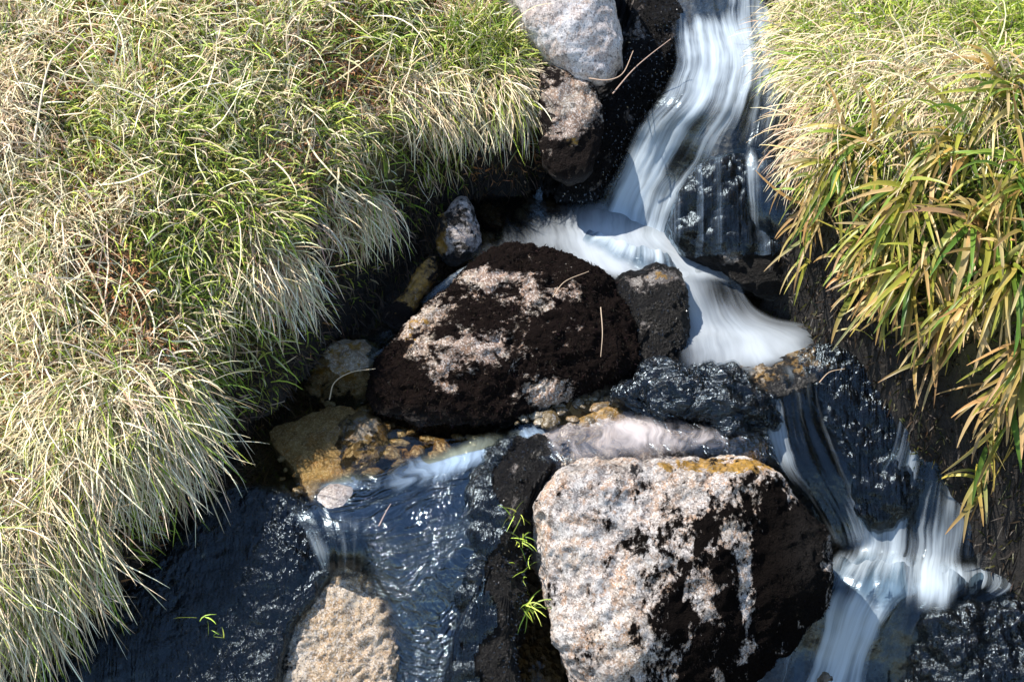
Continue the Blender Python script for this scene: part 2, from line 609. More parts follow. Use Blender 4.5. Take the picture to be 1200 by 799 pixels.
def rock(name, label, cat, outline, zb, zt, D, Db, mat, base=(0, 0, 0), blobs=(), amp=(0.03, 0.012, 0.004), q=0.75,
         bumps=(), seed=0, group=None, res=0.0055, foot=0.045):
    """a boulder with its own footprint, height and thickness: the outline lies in a tilted plane through the rock
    (height zb at its lowest picture row, zt at its highest), D the swell above that plane, Db below"""
    o2 = np.array(outline, float)
    pb, pt = o2[o2[:, 1].argmax()], o2[o2[:, 1].argmin()]
    Pb, Pt = at(*pb, zb), at(*pt, zt)
    e1 = np.array([1.0, 0, 0])
    e2 = np.array([0, Pt[1] - Pb[1], Pt[2] - Pb[2]])
    e2 /= np.linalg.norm(e2)
    n = np.cross(e1, e2)
    d = ray(o2[:, 0], o2[:, 1])
    t = ((Pb - CAM) @ n) / (d @ n)
    W = CAM + d * t[:, None]
    L2 = np.stack([(W - Pb) @ e1, (W - Pb) @ e2], -1)
    S = spline_closed(L2, 720)
    c = (S.max(0) + S.min(0)) / 2 * 0.5 + S.mean(0) * 0.5
    ang = np.arctan2(S[:, 1] - c[1], S[:, 0] - c[0])
    rad = np.hypot(S[:, 0] - c[0], S[:, 1] - c[1])
    od = np.argsort(ang)
    ang, rad = ang[od], rad[od]
    N = int(np.clip(2 * rad.mean() * 1.5 / res, 24, 230)) | 1
    lin = np.linspace(-1, 1, N)
    A, B = np.meshgrid(lin, lin)
    with np.errstate(divide='ignore', invalid='ignore'):
        big = np.abs(A) > np.abs(B)
        s = np.where(big, np.abs(A), np.abs(B))
        th = np.where(big, (np.pi / 4) * B / np.where(A == 0, 1, A) + np.where(A < 0, np.pi, 0),
                      np.pi / 2 * np.sign(B) - (np.pi / 4) * A / np.where(B == 0, 1, B))
    th = np.nan_to_num(th)
    th = (th + np.pi) % (2 * np.pi) - np.pi
    R = np.interp(th.ravel(), ang, rad, period=2 * np.pi).reshape(th.shape)
    r = np.sin(np.pi / 2 * s)
    h = np.cos(np.pi / 2 * s).clip(0, 1) ** q
    u = c[0] + R * r * np.cos(th)
    v = c[1] + R * r * np.sin(th)
    top = Pb + u[..., None] * e1 + v[..., None] * e2 + (D * h)[..., None] * n
    bot = Pb + u[..., None] * e1 + v[..., None] * e2 - (Db * h)[..., None] * n
    V = np.concatenate([top.reshape(-1, 3), bot.reshape(-1, 3)])
    F1 = grid_faces(N, N)
    border = (s > 0.9999).ravel()
    remap = np.arange(2 * N * N)
    remap[N * N:][border] = np.arange(N * N)[border]
    F2 = remap[F1[:, ::-1] + N * N]
    F = np.concatenate([F1, F2])
    used = np.unique(F)
    inv = np.zeros(2 * N * N, int)
    inv[used] = np.arange(len(used))
    V, F = V[used], inv[F]
    for (bx, by, br, bh) in bumps:
        X, Y = proj(V)
        front = ((V - Pb) @ n) > -0.01
        V = V + (front * bh * np.exp(-((X - bx) ** 2 + (Y - by) ** 2) / br ** 2))[:, None] * n
    nn = vnormals(V, F)
    off = seed * 7.7
    disp = amp[0] * fbm(V * 4.5 + off, 3) + amp[1] * (np.abs(fbm(V * 15 + off, 3)) * -1.6 + 0.4) + amp[2] * fbm(V * 70 + off, 3, 0.65)
    V = V + nn * disp[:, None]
    X, Y = proj(V)
    m = np.tile(np.array(base, float), (len(V), 1))
    for (bx, by, rx, ry, ch, st) in blobs:
        m[:, ch] += st * np.exp(-((X - bx) / rx) ** 2 - ((Y - by) / ry) ** 2)
    ft = sstep(zb + foot, zb + foot * .2, V[:, 2] + .02 * fbm(V * 20, 3))
    m[:, 0] += .75 * ft
    m[:, 2] += .5 * ft
    m = np.clip(m, -0.5, 1.2)
    loc = V.mean(0)
    loc[2] = V[:, 2].min()
    o = make_mesh(name, V, F, loc, mat, cols={'mask': m})
    tag(o, label, cat, group)
    ROCKS[label] = (o, V, F, m)
    return o


M_pale = rock_material('pale_granite', (0.40, 0.35, 0.33), (0.50, 0.46, 0.45), (0.32, 0.25, 0.22), 0.7, lich=(.46, .46, .48), tan=(.38, .28, .22))
M_front = rock_material('lichened_granite', (0.29, 0.26, 0.245), (0.36, 0.295, 0.235), (0.31, 0.20, 0.13), 0.8, patch_scale=17.0, stretch=(1.15, .9, .6),
                        lich=(.35, .335, .325), tan=(.34, .19, .10), moss_col=(.0034, .0026, .0023))
M_mid = rock_material('mossy_granite', (0.20, 0.14, 0.11), (0.26, 0.20, 0.15), (0.16, 0.095, 0.06), 0.8, patch_scale=15.0, stretch=(.8, 1, 1.2), moss_bump=1.3,
                      lich=(.28, .24, .19), tan=(.27, .15, .085), moss_col=(.0062, .0043, .0038))
M_black = rock_material('black_moss_rock', (0.10, 0.085, 0.075), (0.06, 0.05, 0.05), (0.05, 0.04, 0.035), 0.4, moss_bump=1.6, lich=(.07, .07, .07), tan=(.06, .045, .03), wet_rough=.2)
M_amber = rock_material('amber_stream_rock', (0.27, 0.20, 0.11), (0.33, 0.26, 0.17), (0.19, 0.12, 0.055), 0.5, patch_scale=18.0, wet_rough=.32, lich=(.34, .28, .18), tan=(.30, .17, .06))
M_grit = rock_material('coarse_grit_stone', (0.40, 0.29, 0.18), (0.48, 0.37, 0.26), (0.26, 0.17, 0.09), 0.8, lich=(.40, .34, .27), tan=(.34, .21, .10), grain=3.0, patch_scale=26.0)

rock('boulder', 'pale grey granite boulder at the top of the grass bank beside the waterfall', 'boulder',
     [(575, -60), (690, -70), (718, 0), (728, 50), (726, 84), (706, 104), (676, 100), (650, 78), (612, 30)], .52, .78, .10, .18, M_pale,
     (-.25, -.3, 0), [(720, 90, 26, 26, 0, .35), (705, 90, 22, 14, 1, .35)], q=.6, seed=1, amp=(.025, .006, .002))
rock('rock', 'pinkish brown stone with orange moss at its foot, just below the pale boulder', 'rock',
     [(640, 84), (685, 92), (704, 122), (702, 160), (690, 200), (662, 216), (636, 190), (636, 120)], .36, .56, .05, .12, M_mid,
     (.70, -.5, .2), [(676, 128, 30, 34, 0, -.7), (672, 172, 26, 24, 1, .95), (664, 188, 30, 20, 0, .3), (690, 160, 20, 40, 0, .3), (676, 125, 22, 22, 0, -.3)], seed=2)
rock('rock', 'black wet rock between the pale boulder and the waterfall', 'rock',
     [(712, 0), (760, -20), (793, 20), (792, 62), (772, 106), (742, 160), (716, 205), (690, 232), (640, 232), (640, 200), (684, 170), (700, 120), (690, 98), (716, 90), (730, 50)],
     .24, .62, .10, .25, M_black, (.9, -.6, .35), [(733, 142, 17, 15, 1, 1.15), (640, 205, 26, 17, 1, 1.1), (733, 142, 14, 12, 0, -.6), (640, 205, 20, 12, 0, -.4), (735, 30, 25, 25, 0, -.2)], q=.6, seed=3)
rock('rock', 'black mossy rock under the right side of the waterfall', 'rock',
     [(800, 214), (836, 186), (890, 176), (940, 186), (950, 250), (940, 330), (905, 350), (850, 322), (806, 296), (786, 262)], .17, .44, .07, .28, M_black,
     (1.0, -.7, .5), [(858, 298, 14, 10, 0, -.8)], q=.6, seed=4, amp=(.03, .012, .003))
rock('boulder', 'domed boulder in the middle of the stream, half covered in black moss', 'boulder',
     [(432, 462), (440, 424), (476, 384), (520, 340), (566, 306), (610, 292), (660, 298), (704, 318), (734, 352), (752, 396), (746, 432), (700, 452), (640, 478), (590, 500), (545, 507), (486, 503), (448, 486)],
     .04, .27, .09, .2, M_mid, (.68, -.6, 0),
     [(720, 400, 48, 80, 0, .75), (600, 300, 110, 22, 0, .5), (455, 450, 40, 60, 0, .6), (540, 480, 75, 34, 0, .55), (610, 385, 90, 60, 0, -.02), (640, 350, 26, 34, 0, -.22), (520, 432, 20, 14, 0, -.3),
      (555, 410, 40, 20, 0, -.22), (640, 462, 36, 20, 0, -.75), (590, 410, 60, 10, 0, -.15), (572, 322, 36, 9, 0, -.8), (668, 308, 22, 10, 0, -.5), (525, 455, 14, 10, 0, -.6),
      (486, 388, 56, 40, 1, .95), (492, 386, 44, 30, 0, -.35), (560, 496, 80, 12, 1, 1.0), (470, 495, 60, 14, 2, .9), (570, 505, 60, 10, 2, .8)], q=.7, seed=5, amp=(.03, .018, .007))
rock('rock', 'grey stone with ochre top at the right end of the domed boulder', 'rock',
     [(724, 336), (748, 320), (780, 314), (798, 332), (803, 390), (792, 430), (766, 466), (712, 466), (738, 420), (742, 380)], .06, .25, .05, .15, M_black,
     (1.0, -.6, .6), [(770, 325, 34, 14, 1, 1.1), (755, 375, 10, 20, 0, -.3), (770, 325, 34, 12, 0, -.9), (765, 440, 40, 40, 0, .5), (755, 375, 16, 26, 0, -.12)], seed=6)
rock('rock', 'low black wet slab below the foaming pool', 'rock',
     [(722, 462), (744, 446), (768, 430), (806, 440), (852, 440), (880, 462), (908, 462), (914, 494), (880, 500), (850, 512), (806, 490), (770, 496), (736, 480)], .065, .14, .04, .12, M_black,
     (.9, -.7, .9), [(780, 440, 30, 10, 1, .6)], seed=7, amp=(.05, .026, .010))
rock('rock', 'flat pale rock under a thin film of water above the large boulder', 'rock',
     [(625, 520), (660, 498), (720, 478), (790, 490), (836, 508), (876, 500), (900, 520), (886, 546), (800, 556), (660, 552)], .05, .078, .006, .12, M_pale,
     (-.3, -.2, .5), [(680, 480, 60, 16, 1, 1.6), (830, 520, 30, 20, 0, .7), (870, 525, 60, 34, 1, .9), (850, 520, 40, 20, 0, .35), (880, 520, 60, 40, 2, .3)], seed=8, amp=(.01, .006, .003))
rock('boulder', 'big foreground boulder, pale lichen on its left face and black moss on its right', 'boulder',
     [(640, 560), (668, 549), (710, 545), (790, 538), (860, 543), (908, 556), (945, 600), (972, 645), (965, 695), (925, 752), (880, 799), (830, 850), (700, 860), (664, 800), (642, 725), (622, 640), (619, 590)],
     -.34, .10, .13, .30, M_front, (.17, -.6, 0),
     [(915, 650, 85, 130, 0, .85), (850, 770, 95, 80, 0, .55), (740, 640, 60, 80, 0, .16), (790, 690, 30, 60, 0, .22), (655, 700, 34, 100, 0, -.10), (700, 570, 90, 20, 0, .10), (880, 545, 80, 18, 1, 1.1), (780, 545, 110, 10, 1, .85),
      (880, 545, 50, 12, 0, -.5), (876, 690, 10, 60, 0, -.6), (876, 690, 10, 60, 1, .40), (830, 690, 8, 40, 0, -.3), (740, 548, 120, 10, 2, .7), (950, 640, 30, 70, 2, .35)], q=.62, seed=9, amp=(.050, .014, .004))
rock('rock', 'steep black mossy rock to the left of the foreground boulder', 'rock',
     [(560, 544), (592, 514), (634, 510), (650, 540), (624, 590), (620, 650), (606, 740), (598, 860), (500, 870), (540, 760), (536, 700), (556, 640), (548, 590)],
     -.30, .08, .09, .2, M_black, (.95, -.8, .55), [(640, 530, 30, 20, 2, .3)], seed=10, amp=(.05, .018, .004), q=.7)
rock('rock', 'coarse tan stone under the small spout at the bottom edge', 'rock',
     [(312, 800), (332, 752), (362, 712), (398, 672), (428, 678), (478, 714), (472, 756), (452, 830), (440, 880), (310, 880)], -.26, -.075, .03, .2, M_grit,
     (-.40, -.5, .3), [(360, 790, 60, 30, 0, .38), (474, 740, 24, 60, 2, .8), (330, 760, 20, 60, 0, .5), (474, 750, 16, 50, 0, .5), (412, 676, 30, 12, 1, .8)], seed=11, amp=(.02, .012, .009))
rock('rock', 'broad slope of wet black moss below the left grass bank', 'rock',
     [(300, 572), (345, 584), (388, 612), (392, 660), (376, 694), (340, 742), (316, 830), (300, 900), (-30, 900), (40, 790), (180, 660), (255, 585)],
     -.24, .035, .035, .2, M_black, (1.0, -.9, .85), [(100, 780, 90, 60, 2, -.3)], seed=12, amp=(.020, .007, .003), q=.5)
rock('rock', 'smooth tan slab under water at the left of the clear pool', 'rock',
     [(316, 512), (350, 492), (398, 478), (424, 490), (412, 530), (398, 580), (376, 596), (350, 560)], .025, .04, .015, .1, M_amber, (-.5, -.5, .25), seed=13, amp=(.01, .006, .004), foot=.001)
rock('rock', 'rough brown stone in the clear pool beside the tan slab', 'rock',
     [(396, 500), (424, 486), (448, 510), (446, 548), (420, 568), (398, 556)], .015, .035, .03, .08, M_amber, (.35, -.1, .9), seed=14)
rock('rock', 'pale wet stone that splits the flow at the little spout', 'rock',
     [(368, 588), (386, 570), (414, 574), (414, 600), (396, 630), (378, 612)], .02, .055, .02, .06, M_pale, (-.2, -.4, .75), seed=15, amp=(.006, .004, .002))
rock('rock', 'olive gold stone under water at the head of the clear pool', 'rock',
     [(352, 450), (380, 416), (424, 402), (446, 416), (440, 448), (410, 474), (370, 476)], .02, .05, .03, .08, M_amber, (-.2, .35, .4), seed=16)
rock('rock', 'small grey rock with gold moss on its left side, below the hanging grass', 'rock',
     [(512, 268), (528, 240), (546, 236), (560, 262), (562, 290), (544, 312), (520, 304)], .18, .28, .05, .08, M_pale, (.42, -.4, .6),
     [(516, 275, 12, 34, 1, 1.6), (535, 305, 20, 10, 0, .7)], seed=17)
rock('rock', 'gold mossed bank stone along the narrow side channel', 'rock',
     [(452, 372), (470, 340), (500, 300), (516, 302), (512, 330), (490, 356), (468, 384)], .10, .22, .03, .12, M_mid, (.62, .2, .4), [(490, 335, 26, 50, 1, 1.8), (490, 335, 20, 34, 0, -.5)], seed=18)
rock('rock', 'dark rock in the shade right of the ochre edged overflow', 'rock',
     [(925, 428), (975, 404), (1040, 424), (1085, 470), (1090, 560), (1040, 620), (996, 600), (965, 530), (940, 470)], -.13, .14, .07, .2, M_black, (.95, -.6, .35),
     [(945, 418, 36, 22, 1, 1.9), (945, 415, 26, 16, 0, -.6), (1020, 450, 30, 18, 1, .5)], seed=19, q=.6, amp=(.03, .012, .004))
rock('rock', 'black rock in the bottom right corner', 'rock',
     [(1085, 740), (1130, 712), (1210, 706), (1290, 740), (1290, 870), (1090, 870)], -.40, -.18, .07, .2, M_black, (.95, -.3, .5), [(1140, 745, 8, 10, 0, -.7)], seed=20, amp=(.06, .024, .006))
rock('rock', 'brown wet rock at the right edge beside the lower falls', 'rock',
     [(1150, 640), (1165, 604), (1210, 590), (1260, 600), (1260, 700), (1180, 690), (1150, 670)], -.2, -.06, .05, .15, M_amber, (.55, .1, 1.1), seed=21)
rock('rock', 'amber rock under the lowest foaming cascade', 'rock',
     [(975, 740), (1010, 700), (1060, 690), (1100, 720), (1100, 790), (1060, 870), (960, 870), (960, 790)], -.46, -.23, .03, .2, M_amber, (.3, .3, 1.1), seed=22)
rock('rock', 'ochre edged rock lip where the foaming pool spills over', 'rock',
     [(800, 438), (850, 432), (905, 424), (950, 408), (974, 420), (960, 448), (905, 468), (850, 458), (806, 450)], .112, .132, .02, .15, M_amber, (.25, .5, .7), seed=23, amp=(.01, .008, .004))
rock('rock', 'dark rock behind the streaked right hand falls', 'rock',
     [(1000, 560), (1060, 460), (1130, 440), (1190, 520), (1200, 620), (1140, 650), (1010, 640)], -.22, .12, .03, .25, M_black, (.9, -.4, .6), seed=24, q=.5)

# pebbles of the two clear pools
M_peb = [rock_material('pebble_stone', c, tuple(min(1, x * 1.5) for x in c), tuple(x * .6 for x in c), 0.5)
         for c in ((.26, .17, .07), (.22, .17, .10), (.34, .29, .20), (.17, .12, .05))]


def ico(sub=2):
    import bmesh
    bm = bmesh.new()
    bmesh.ops.create_icosphere(bm, subdivisions=sub, radius=1.0)
    V = np.array([v.co[:] for v in bm.verts])
    F = np.array([[v.index for v in f.verts] for f in bm.faces])
    bm.free()
    return V, F


ICOV, ICOF = ico(4)


def pebble(px, py, z, r, mi, label, group):
    r *= random.uniform(.6, 1.35)
    px, py = px + random.uniform(-4, 4), py + random.uniform(-3, 3)
    c = at(px, py, z)
    s = r * np.array([random.uniform(.9, 1.4), random.uniform(.7, 1.0), random.uniform(.5, .7)])
    V = ICOV * (1 + 0.42 * fbm(ICOV * 1.2 + random.uniform(0, 90), 4))[:, None] * s
    a = random.uniform(0, 3.14)
    V = np.stack([V[:, 0] * math.cos(a) - V[:, 1] * math.sin(a), V[:, 0] * math.sin(a) + V[:, 1] * math.cos(a), V[:, 2]], -1)
    loc = c + np.array([0, 0, V[:, 2].min()])
    m = np.tile([random.uniform(-.3, .3), random.uniform(-.3, .35), .9], (len(V), 1))
    o = make_mesh('pebble', V + c, ICOF, loc, M_peb[mi], cols={'mask': m})
    return tag(o, label, 'pebble', group)


for (px, py, r, mi) in [(455, 500, .022, 0), (472, 520, .026, 2), (462, 530, .020, 1), (490, 530, .022, 0), (505, 515, .02, 3), (520, 525, .018, 0),
                        (478, 545, .02, 1), (498, 548, .018, 2), (540, 515, .018, 3), (530, 540, .016, 0), (448, 478, .02, 3), (510, 535, .014, 2),
                        (485, 508, .016, 1), (552, 528, .014, 0), (465, 552, .016, 0), (440, 560, .018, 3)]:
    pebble(px, py, .035, r, mi, 'amber pebble on the bed of the clear pool below the domed boulder', 'pebbles in the clear pool')
for (px, py, r, mi) in [(620, 478, .016, 0), (640, 490, .02, 3), (660, 482, .018, 0), (680, 474, .02, 1), (690, 490, .016, 3), (705, 478, .014, 0), (650, 470, .014, 1),
                        (630, 494, .013, 2), (672, 494, .015, 0), (715, 488, .012, 3)]:
    pebble(px, py, .075, r, mi, 'gold brown pebble in the gravel between domed boulder and water film', 'gravel at the foot of the domed boulder')
for _ in range(46):
    u_, v_ = random.random(), random.random()
    pebble(330 + 240 * u_, 592 - 105 * u_ * .75 - 110 * v_, .03, random.uniform(.006, .014), random.randrange(4), 'amber pebble on the bed of the clear pool below the domed boulder', 'pebbles in the clear pool')
for _ in range(34):
    u_, v_ = random.random(), random.random()
    pebble(596 + 150 * u_, 500 - 42 * u_ - 6 + 14 * (v_ - .5), .078, random.uniform(.005, .012), random.randrange(4), 'gold brown pebble in the gravel between domed boulder and water film', 'gravel at the foot of the domed boulder')
for (px, py, r, mi) in [(560, 238, .03, 0), (590, 232, .034, 3), (620, 236, .03, 1), (575, 254, .028, 0), (610, 250, .03, 2), (650, 238, .028, 0), (640, 225, .024, 3),
                        (545, 228, .02, 1), (570, 280, .026, 0)]:
    pebble(px, py, .2, r, mi, 'brown stone under the shallow water at the foot of the waterfall', 'stones in the upper pool')


# ------------------------------------------------------------------ water
def crom(P, t):
    n = len(P)
    t = np.clip(t, 0, n - 1)
    i = np.minimum(np.floor(t).astype(int), n - 2)
    f = t - i
    f = f.reshape(-1, *([1] * (P.ndim - 1)))
    p1, p2 = P[i], P[i + 1]
    p0 = np.where((i > 0).reshape(f.shape), P[np.maximum(i - 1, 0)], 2 * p1 - p2)
    p3 = np.where((i < n - 2).reshape(f.shape), P[np.minimum(i + 2, n - 1)], 2 * p2 - p1)
    return 0.5 * ((2 * p1) + (-p0 + p2) * f + (2 * p0 - 5 * p1 + 4 * p2 - p3) * f ** 2 + (-p0 + 3 * p1 - 3 * p2 + p3) * f ** 3)


def water(name, rows, mat, amp=0.006, fu=22, fv=4, fade=0.22, step=0.007, seed=0, ends=.045):
    """rows along the flow; each row runs across it: (px, py, z, foam)"""
    G = np.array(rows, float)                         # m,k,4
    W = at(G[..., 0], G[..., 1], G[..., 2])
    G = np.concatenate([W, G[..., 3:]], -1)
    Lr = np.linalg.norm(np.diff(G[..., :3].mean(1), axis=0), axis=1).sum()
    Wr = max(np.linalg.norm(np.diff(G[..., :3], axis=1), axis=2).sum(1))
    m = max(int(Lr / step), 12)
    k = max(int(Wr / step), 12)
    A = crom(G, np.linspace(0, len(G) - 1, m))
    A = crom(A.transpose(1, 0, 2), np.linspace(0, G.shape[1] - 1, k)).transpose(1, 0, 2)
    P = A[..., :3]
    foam_sheen = A[..., 3].copy()
    v = np.concatenate([[0], np.cumsum(np.linalg.norm(np.diff(P.mean(1), axis=0), axis=1))])
    u = np.linspace(-.5, .5, k)[None] * np.linalg.norm(np.diff(P, axis=1), axis=2).sum(1).mean()
    UV = np.stack([np.broadcast_to(u, (m, k)), np.broadcast_to(v[:, None], (m, k))], -1).reshape(-1, 2)
    fx = xy0(UV[:, 0] * fu, UV[:, 1] * fv, seed)
    F = grid_faces(k, m)
    V = P.reshape(-1, 3)
    N = vnormals(V, F)
    if N[:, 2].mean() < 0:
        N = -N
        F = F[:, ::-1]
    d = fbm(fx, 3) * amp + fbm(V * 9 + seed, 2) * amp
    V = V + N * d[:, None]
    # ragged edges: foam fades at the sides
    e = np.minimum(np.linspace(0, 1, k), np.linspace(1, 0, k))[None] * np.ones((m, 1))
    foam_sheen = foam_sheen.ravel() - fade * (1 - sstep(0, .12, e.ravel())) + 0.16 * fbm(V * 12 + seed * 3, 3)
    vv = UV[:, 1]
    jag = .022 * fbm(fx * np.array([1.0, .3, 1]) * 1.3, 3)
    thin = sstep(0.0, .10, e.ravel() + .03 * fbm(V * 25 + seed, 3)) * sstep(0, ends, vv + jag) * sstep(0, ends, vv.max() - vv + jag)
    o = make_mesh(name, V, F, V.mean(0), mat, attrs={'foam_sheen': foam_sheen, 'thin': thin}, uv=UV)
    o['kind'] = 'structure'
    return o


M_fall = water_material('falling_water', (0.50, 0.58, 0.64), (0.56, 0.65, 0.73), 44, 2.0, 1.5, 0.26, 0.5, 0.012, 3.6, 0.04, 0.30)
M_foam = water_material('foaming_water', (0.45, 0.44, 0.38), (0.56, 0.62, 0.68), 30, 3.4, 1.5, 0.2, 0.5, 0.01, 1.7, 0.10, 0.46)
M_pool = water_material('clear_pool_water', (0.84, 0.76, 0.58), (0.8, 0.85, 0.9), 24, 6, 1.36, 0.04, 0.35, 0.01, 1.0, 0.25, 0.3, 26)
M_blue = water_material('smooth_dark_water', (0.08, 0.11, 0.14), (0.42, 0.56, 0.74), 38, 4.0, 2.0, 0.10, 0.9, 0.012, 1.8, 0.20, 0.20, 60, 0.9)
M_film = water_material('water_film', (0.85, 0.80, 0.72), (0.66, 0.60, 0.59), 46, 9.0, 1.8, 0.2, 0.9, 0.012, 2.8, 0.2, 0.3)  # pinkish white is the sheen of the sky, painted on the film

# upper stream, over the lip and down the fall; whiteness above the lip also paints reflected bright sky
water('water', [
    [(762, -190, .71, .5), (800, -190, .71, .4), (840, -190, .71, .4), (880, -190, .71, .4), (925, -190, .71, .4)],
    [(775, -60, .63, .45), (805, -60, .64, .45), (840, -60, .64, .45), (880, -60, .64, .4), (915, -60, .63, .4)],
    [(783, 0, .595, .45), (812, 4, .60, .10), (845, 4, .60, .15), (878, 2, .60, .35), (912, 0, .60, .3)],
    [(788, 40, .58, .6), (815, 32, .588, .72), (850, 34, .588, .75), (882, 38, .585, .65), (918, 40, .58, .35)],
    [(790, 74, .568, .6), (818, 70, .573, .85), (856, 72, .573, .85), (890, 76, .57, .7), (924, 80, .565, .35)],
    [(782, 96, .553, .5), (814, 100, .558, .75), (854, 102, .558, .7), (888, 104, .556, .6), (926, 106, .55, .3)],
    [(768, 119, .530, .6), (804, 124, .538, .62), (846, 128, .535, .68), (882, 130, .528, .55), (930, 134, .52, .2)],
    [(751, 143, .48, .8), (782, 150, .485, .55), (824, 160, .475, .55), (870, 168, .475, .36), (926, 180, .465, .15)],
    [(732, 178, .385, .75), (764, 186, .395, .9), (804, 196, .395, .32), (856, 208, .40, .18), (930, 226, .39, .15)],
    [(712, 214, .30, .6), (744, 224, .305, .95), (780, 236, .305, .7), (812, 250, .31, .12), (850, 262, .31, .05)],
    [(694, 246, .232, .7), (730, 262, .230, .95), (766, 274, .230, .9), (792, 282, .230, .4), (806, 288, .226, .1)],
    [(676, 262, .234, .5), (722, 284, .244, .85), (766, 298, .244, .8), (796, 304, .238, .4), (812, 306, .226, .2)],
    [(654, 276, .228, -.1), (716, 306, .232, .2), (768, 322, .232, .2), (802, 326, .228, .0), (818, 324, .220, -.2)]], M_fall, .008, 26, 3, seed=2)
# thin veil over the black rock on the right
water('water', [
    [(872, 172, .475, .3), (904, 176, .475, .3), (950, 184, .468, .2)],
    [(872, 206, .435, .15), (906, 214, .435, .25), (954, 224, .43, .3)],
    [(874, 250, .36, .05), (908, 262, .365, .18), (958, 272, .365, .3)],
    [(878, 296, .25, .0), (912, 308, .255, .1), (958, 320, .255, .2)],
    [(880, 330, .17, .0), (914, 338, .175, .0), (958, 344, .175, .1)]], M_fall, .007, 30, 3, seed=3)
# foaming pool under the fall
water('water', [
    [(520, 232, .228, -.1), (600, 222, .23, -.1), (670, 216, .226, -.1), (740, 232, .226, .1), (800, 250, .226, .2)],
    [(520, 256, .228, -.2), (600, 250, .23, -.15), (672, 248, .232, .6), (744, 268, .245, 1.0), (806, 282, .235, .8)],
    [(532, 280, .226, -.15), (600, 276, .23, .2), (676, 278, .235, .95), (752, 292, .24, 1.0), (836, 300, .232, .75)],
    [(540, 300, .222, .0), (606, 296, .226, .45), (690, 304, .23, .9), (770, 314, .232, .95), (862, 318, .225, .7)],
    [(548, 318, .218, .0), (612, 318, .22, .4), (704, 332, .22, .7), (782, 336, .224, .9), (868, 330, .218, .65)]], M_foam, .006, 9, 6, seed=4)
# second little drop and pool
water('water', [
    [(764, 306, .222, .3), (812, 300, .224, .4), (850, 296, .222, .3), (880, 308, .214, .2)],
    [(776, 322, .226, .85), (812, 318, .230, .9), (846, 312, .226, .75), (876, 324, .215, .5)],
    [(790, 346, .20, .9), (822, 344, .205, .9), (852, 340, .20, .25), (876, 346, .19, .6)],
    [(798, 378, .155, .8), (836, 380, .16, .95), (872, 376, .165, .75), (905, 370, .155, .5)],
    [(796, 404, .145, .7), (846, 402, .152, 1.0), (906, 394, .15, .85), (985, 384, .142, .2)],
    [(792, 424, .14, .4), (850, 426, .145, .85), (920, 414, .143, .7), (1000, 402, .14, -.1)],
    [(786, 442, .135, .1), (856, 446, .136, .35), (930, 430, .138, .25), (1010, 424, .136, -.2)]], M_foam, .006, 12, 6, seed=5)
# dark water below the right bank
water('water', [
    [(905, 366, .136, -.1), (980, 356, .136, -.2), (1060, 370, .136, -.2), (1140, 400, .136, -.2)],
    [(910, 420, .135, -.1), (1000, 420, .135, -.2), (1080, 430, .135, -.2), (1160, 440, .135, -.2)]], M_blue, .004, 12, 8, seed=6)
# side channel
water('water', [
    [(560, 306, .226, .3), (578, 314, .226, .4), (592, 322, .226, .1)],
    [(536, 316, .205, .45), (550, 324, .205, .5), (562, 334, .205, .1)],
    [(508, 336, .165, .3), (522, 346, .165, .45), (534, 356, .165, .05)],
    [(474, 362, .115, .2), (488, 374, .115, .4), (500, 386, .115, .0)],
    [(440, 388, .078, .05), (454, 402, .078, .25), (470, 416, .078, .0)],
    [(400, 398, .068, -.1), (420, 424, .068, .0), (440, 446, .068, -.1)]], M_fall, .005, 40, 4, seed=7)
# clear amber pool
water('water', [
    [(300, 400, .066, -.2), (380, 390, .066, -.1), (450, 396, .067, .0), (560, 420, .066, -.2)],
    [(290, 480, .064, -.2), (370, 470, .065, -.2), (450, 480, .065, -.2), (600, 480, .066, -.2)],
    [(270, 540, .062, -.2), (360, 540, .063, -.2), (450, 540, .063, -.1), (640, 505, .066, .1)],
    [(290, 577, .060, -.2), (370, 572, .061, .0), (450, 557, .062, .25), (640, 506, .064, .5)]], M_pool, .0035, 10, 9, seed=8, ends=.02)
# smooth blue sheet
water('water', [
    [(346, 562, .0615, .2), (436, 546, .0625, .35), (526, 520, .0635, .5), (596, 498, .065, .5), (656, 488, .067, .5)],
    [(350, 580, .061, .3), (440, 568, .0615, .55), (530, 542, .063, .7), (600, 520, .064, .65), (660, 506, .066, .5)],
    [(340, 612, .055, .0), (430, 596, .058, .12), (524, 572, .06, .2), (590, 552, .06, .12), (640, 538, .058, -.1)],
    [(404, 640, .02, .05), (450, 636, .03, .0), (520, 618, .035, .12), (575, 606, .03, .12), (610, 600, .01, -.1)],
    [(424, 676, -.05, .05), (466, 682, -.03, .0), (520, 668, -.02, .14), (566, 660, -.02, .15), (600, 660, -.05, -.1)],
    [(446, 720, -.10, .05), (490, 724, -.09, .1), (534, 712, -.085, .15), (568, 706, -.08, .1), (596, 710, -.12, -.1)],
    [(448, 790, -.19, .1), (492, 790, -.18, .14), (530, 784, -.17, .14), (562, 780, -.17, .1), (590, 784, -.2, -.1)],
    [(448, 880, -.29, .1), (496, 880, -.28, .2), (536, 876, -.27, .2), (566, 870, -.27, .1), (590, 872, -.3, -.1)]], M_blue, .004, 20, 6, seed=9, ends=.03)
# spout above the tan stone
water('water', [
    [(330, 590, .062, .0), (368, 592, .063, .2), (400, 600, .064, .3), (436, 600, .062, .1)],
    [(348, 614, .055, -.1), (378, 618, .054, .1), (404, 624, .052, .3), (434, 622, .052, .1)],
    [(366, 646, .016, .2), (386, 648, .022, .5), (408, 650, .022, .5), (430, 652, .016, .1)],
    [(380, 676, -.05, .0), (392, 680, -.062, .15), (408, 680, -.062, .25), (428, 684, -.05, .0)]], M_fall, .007, 40, 4, seed=10)
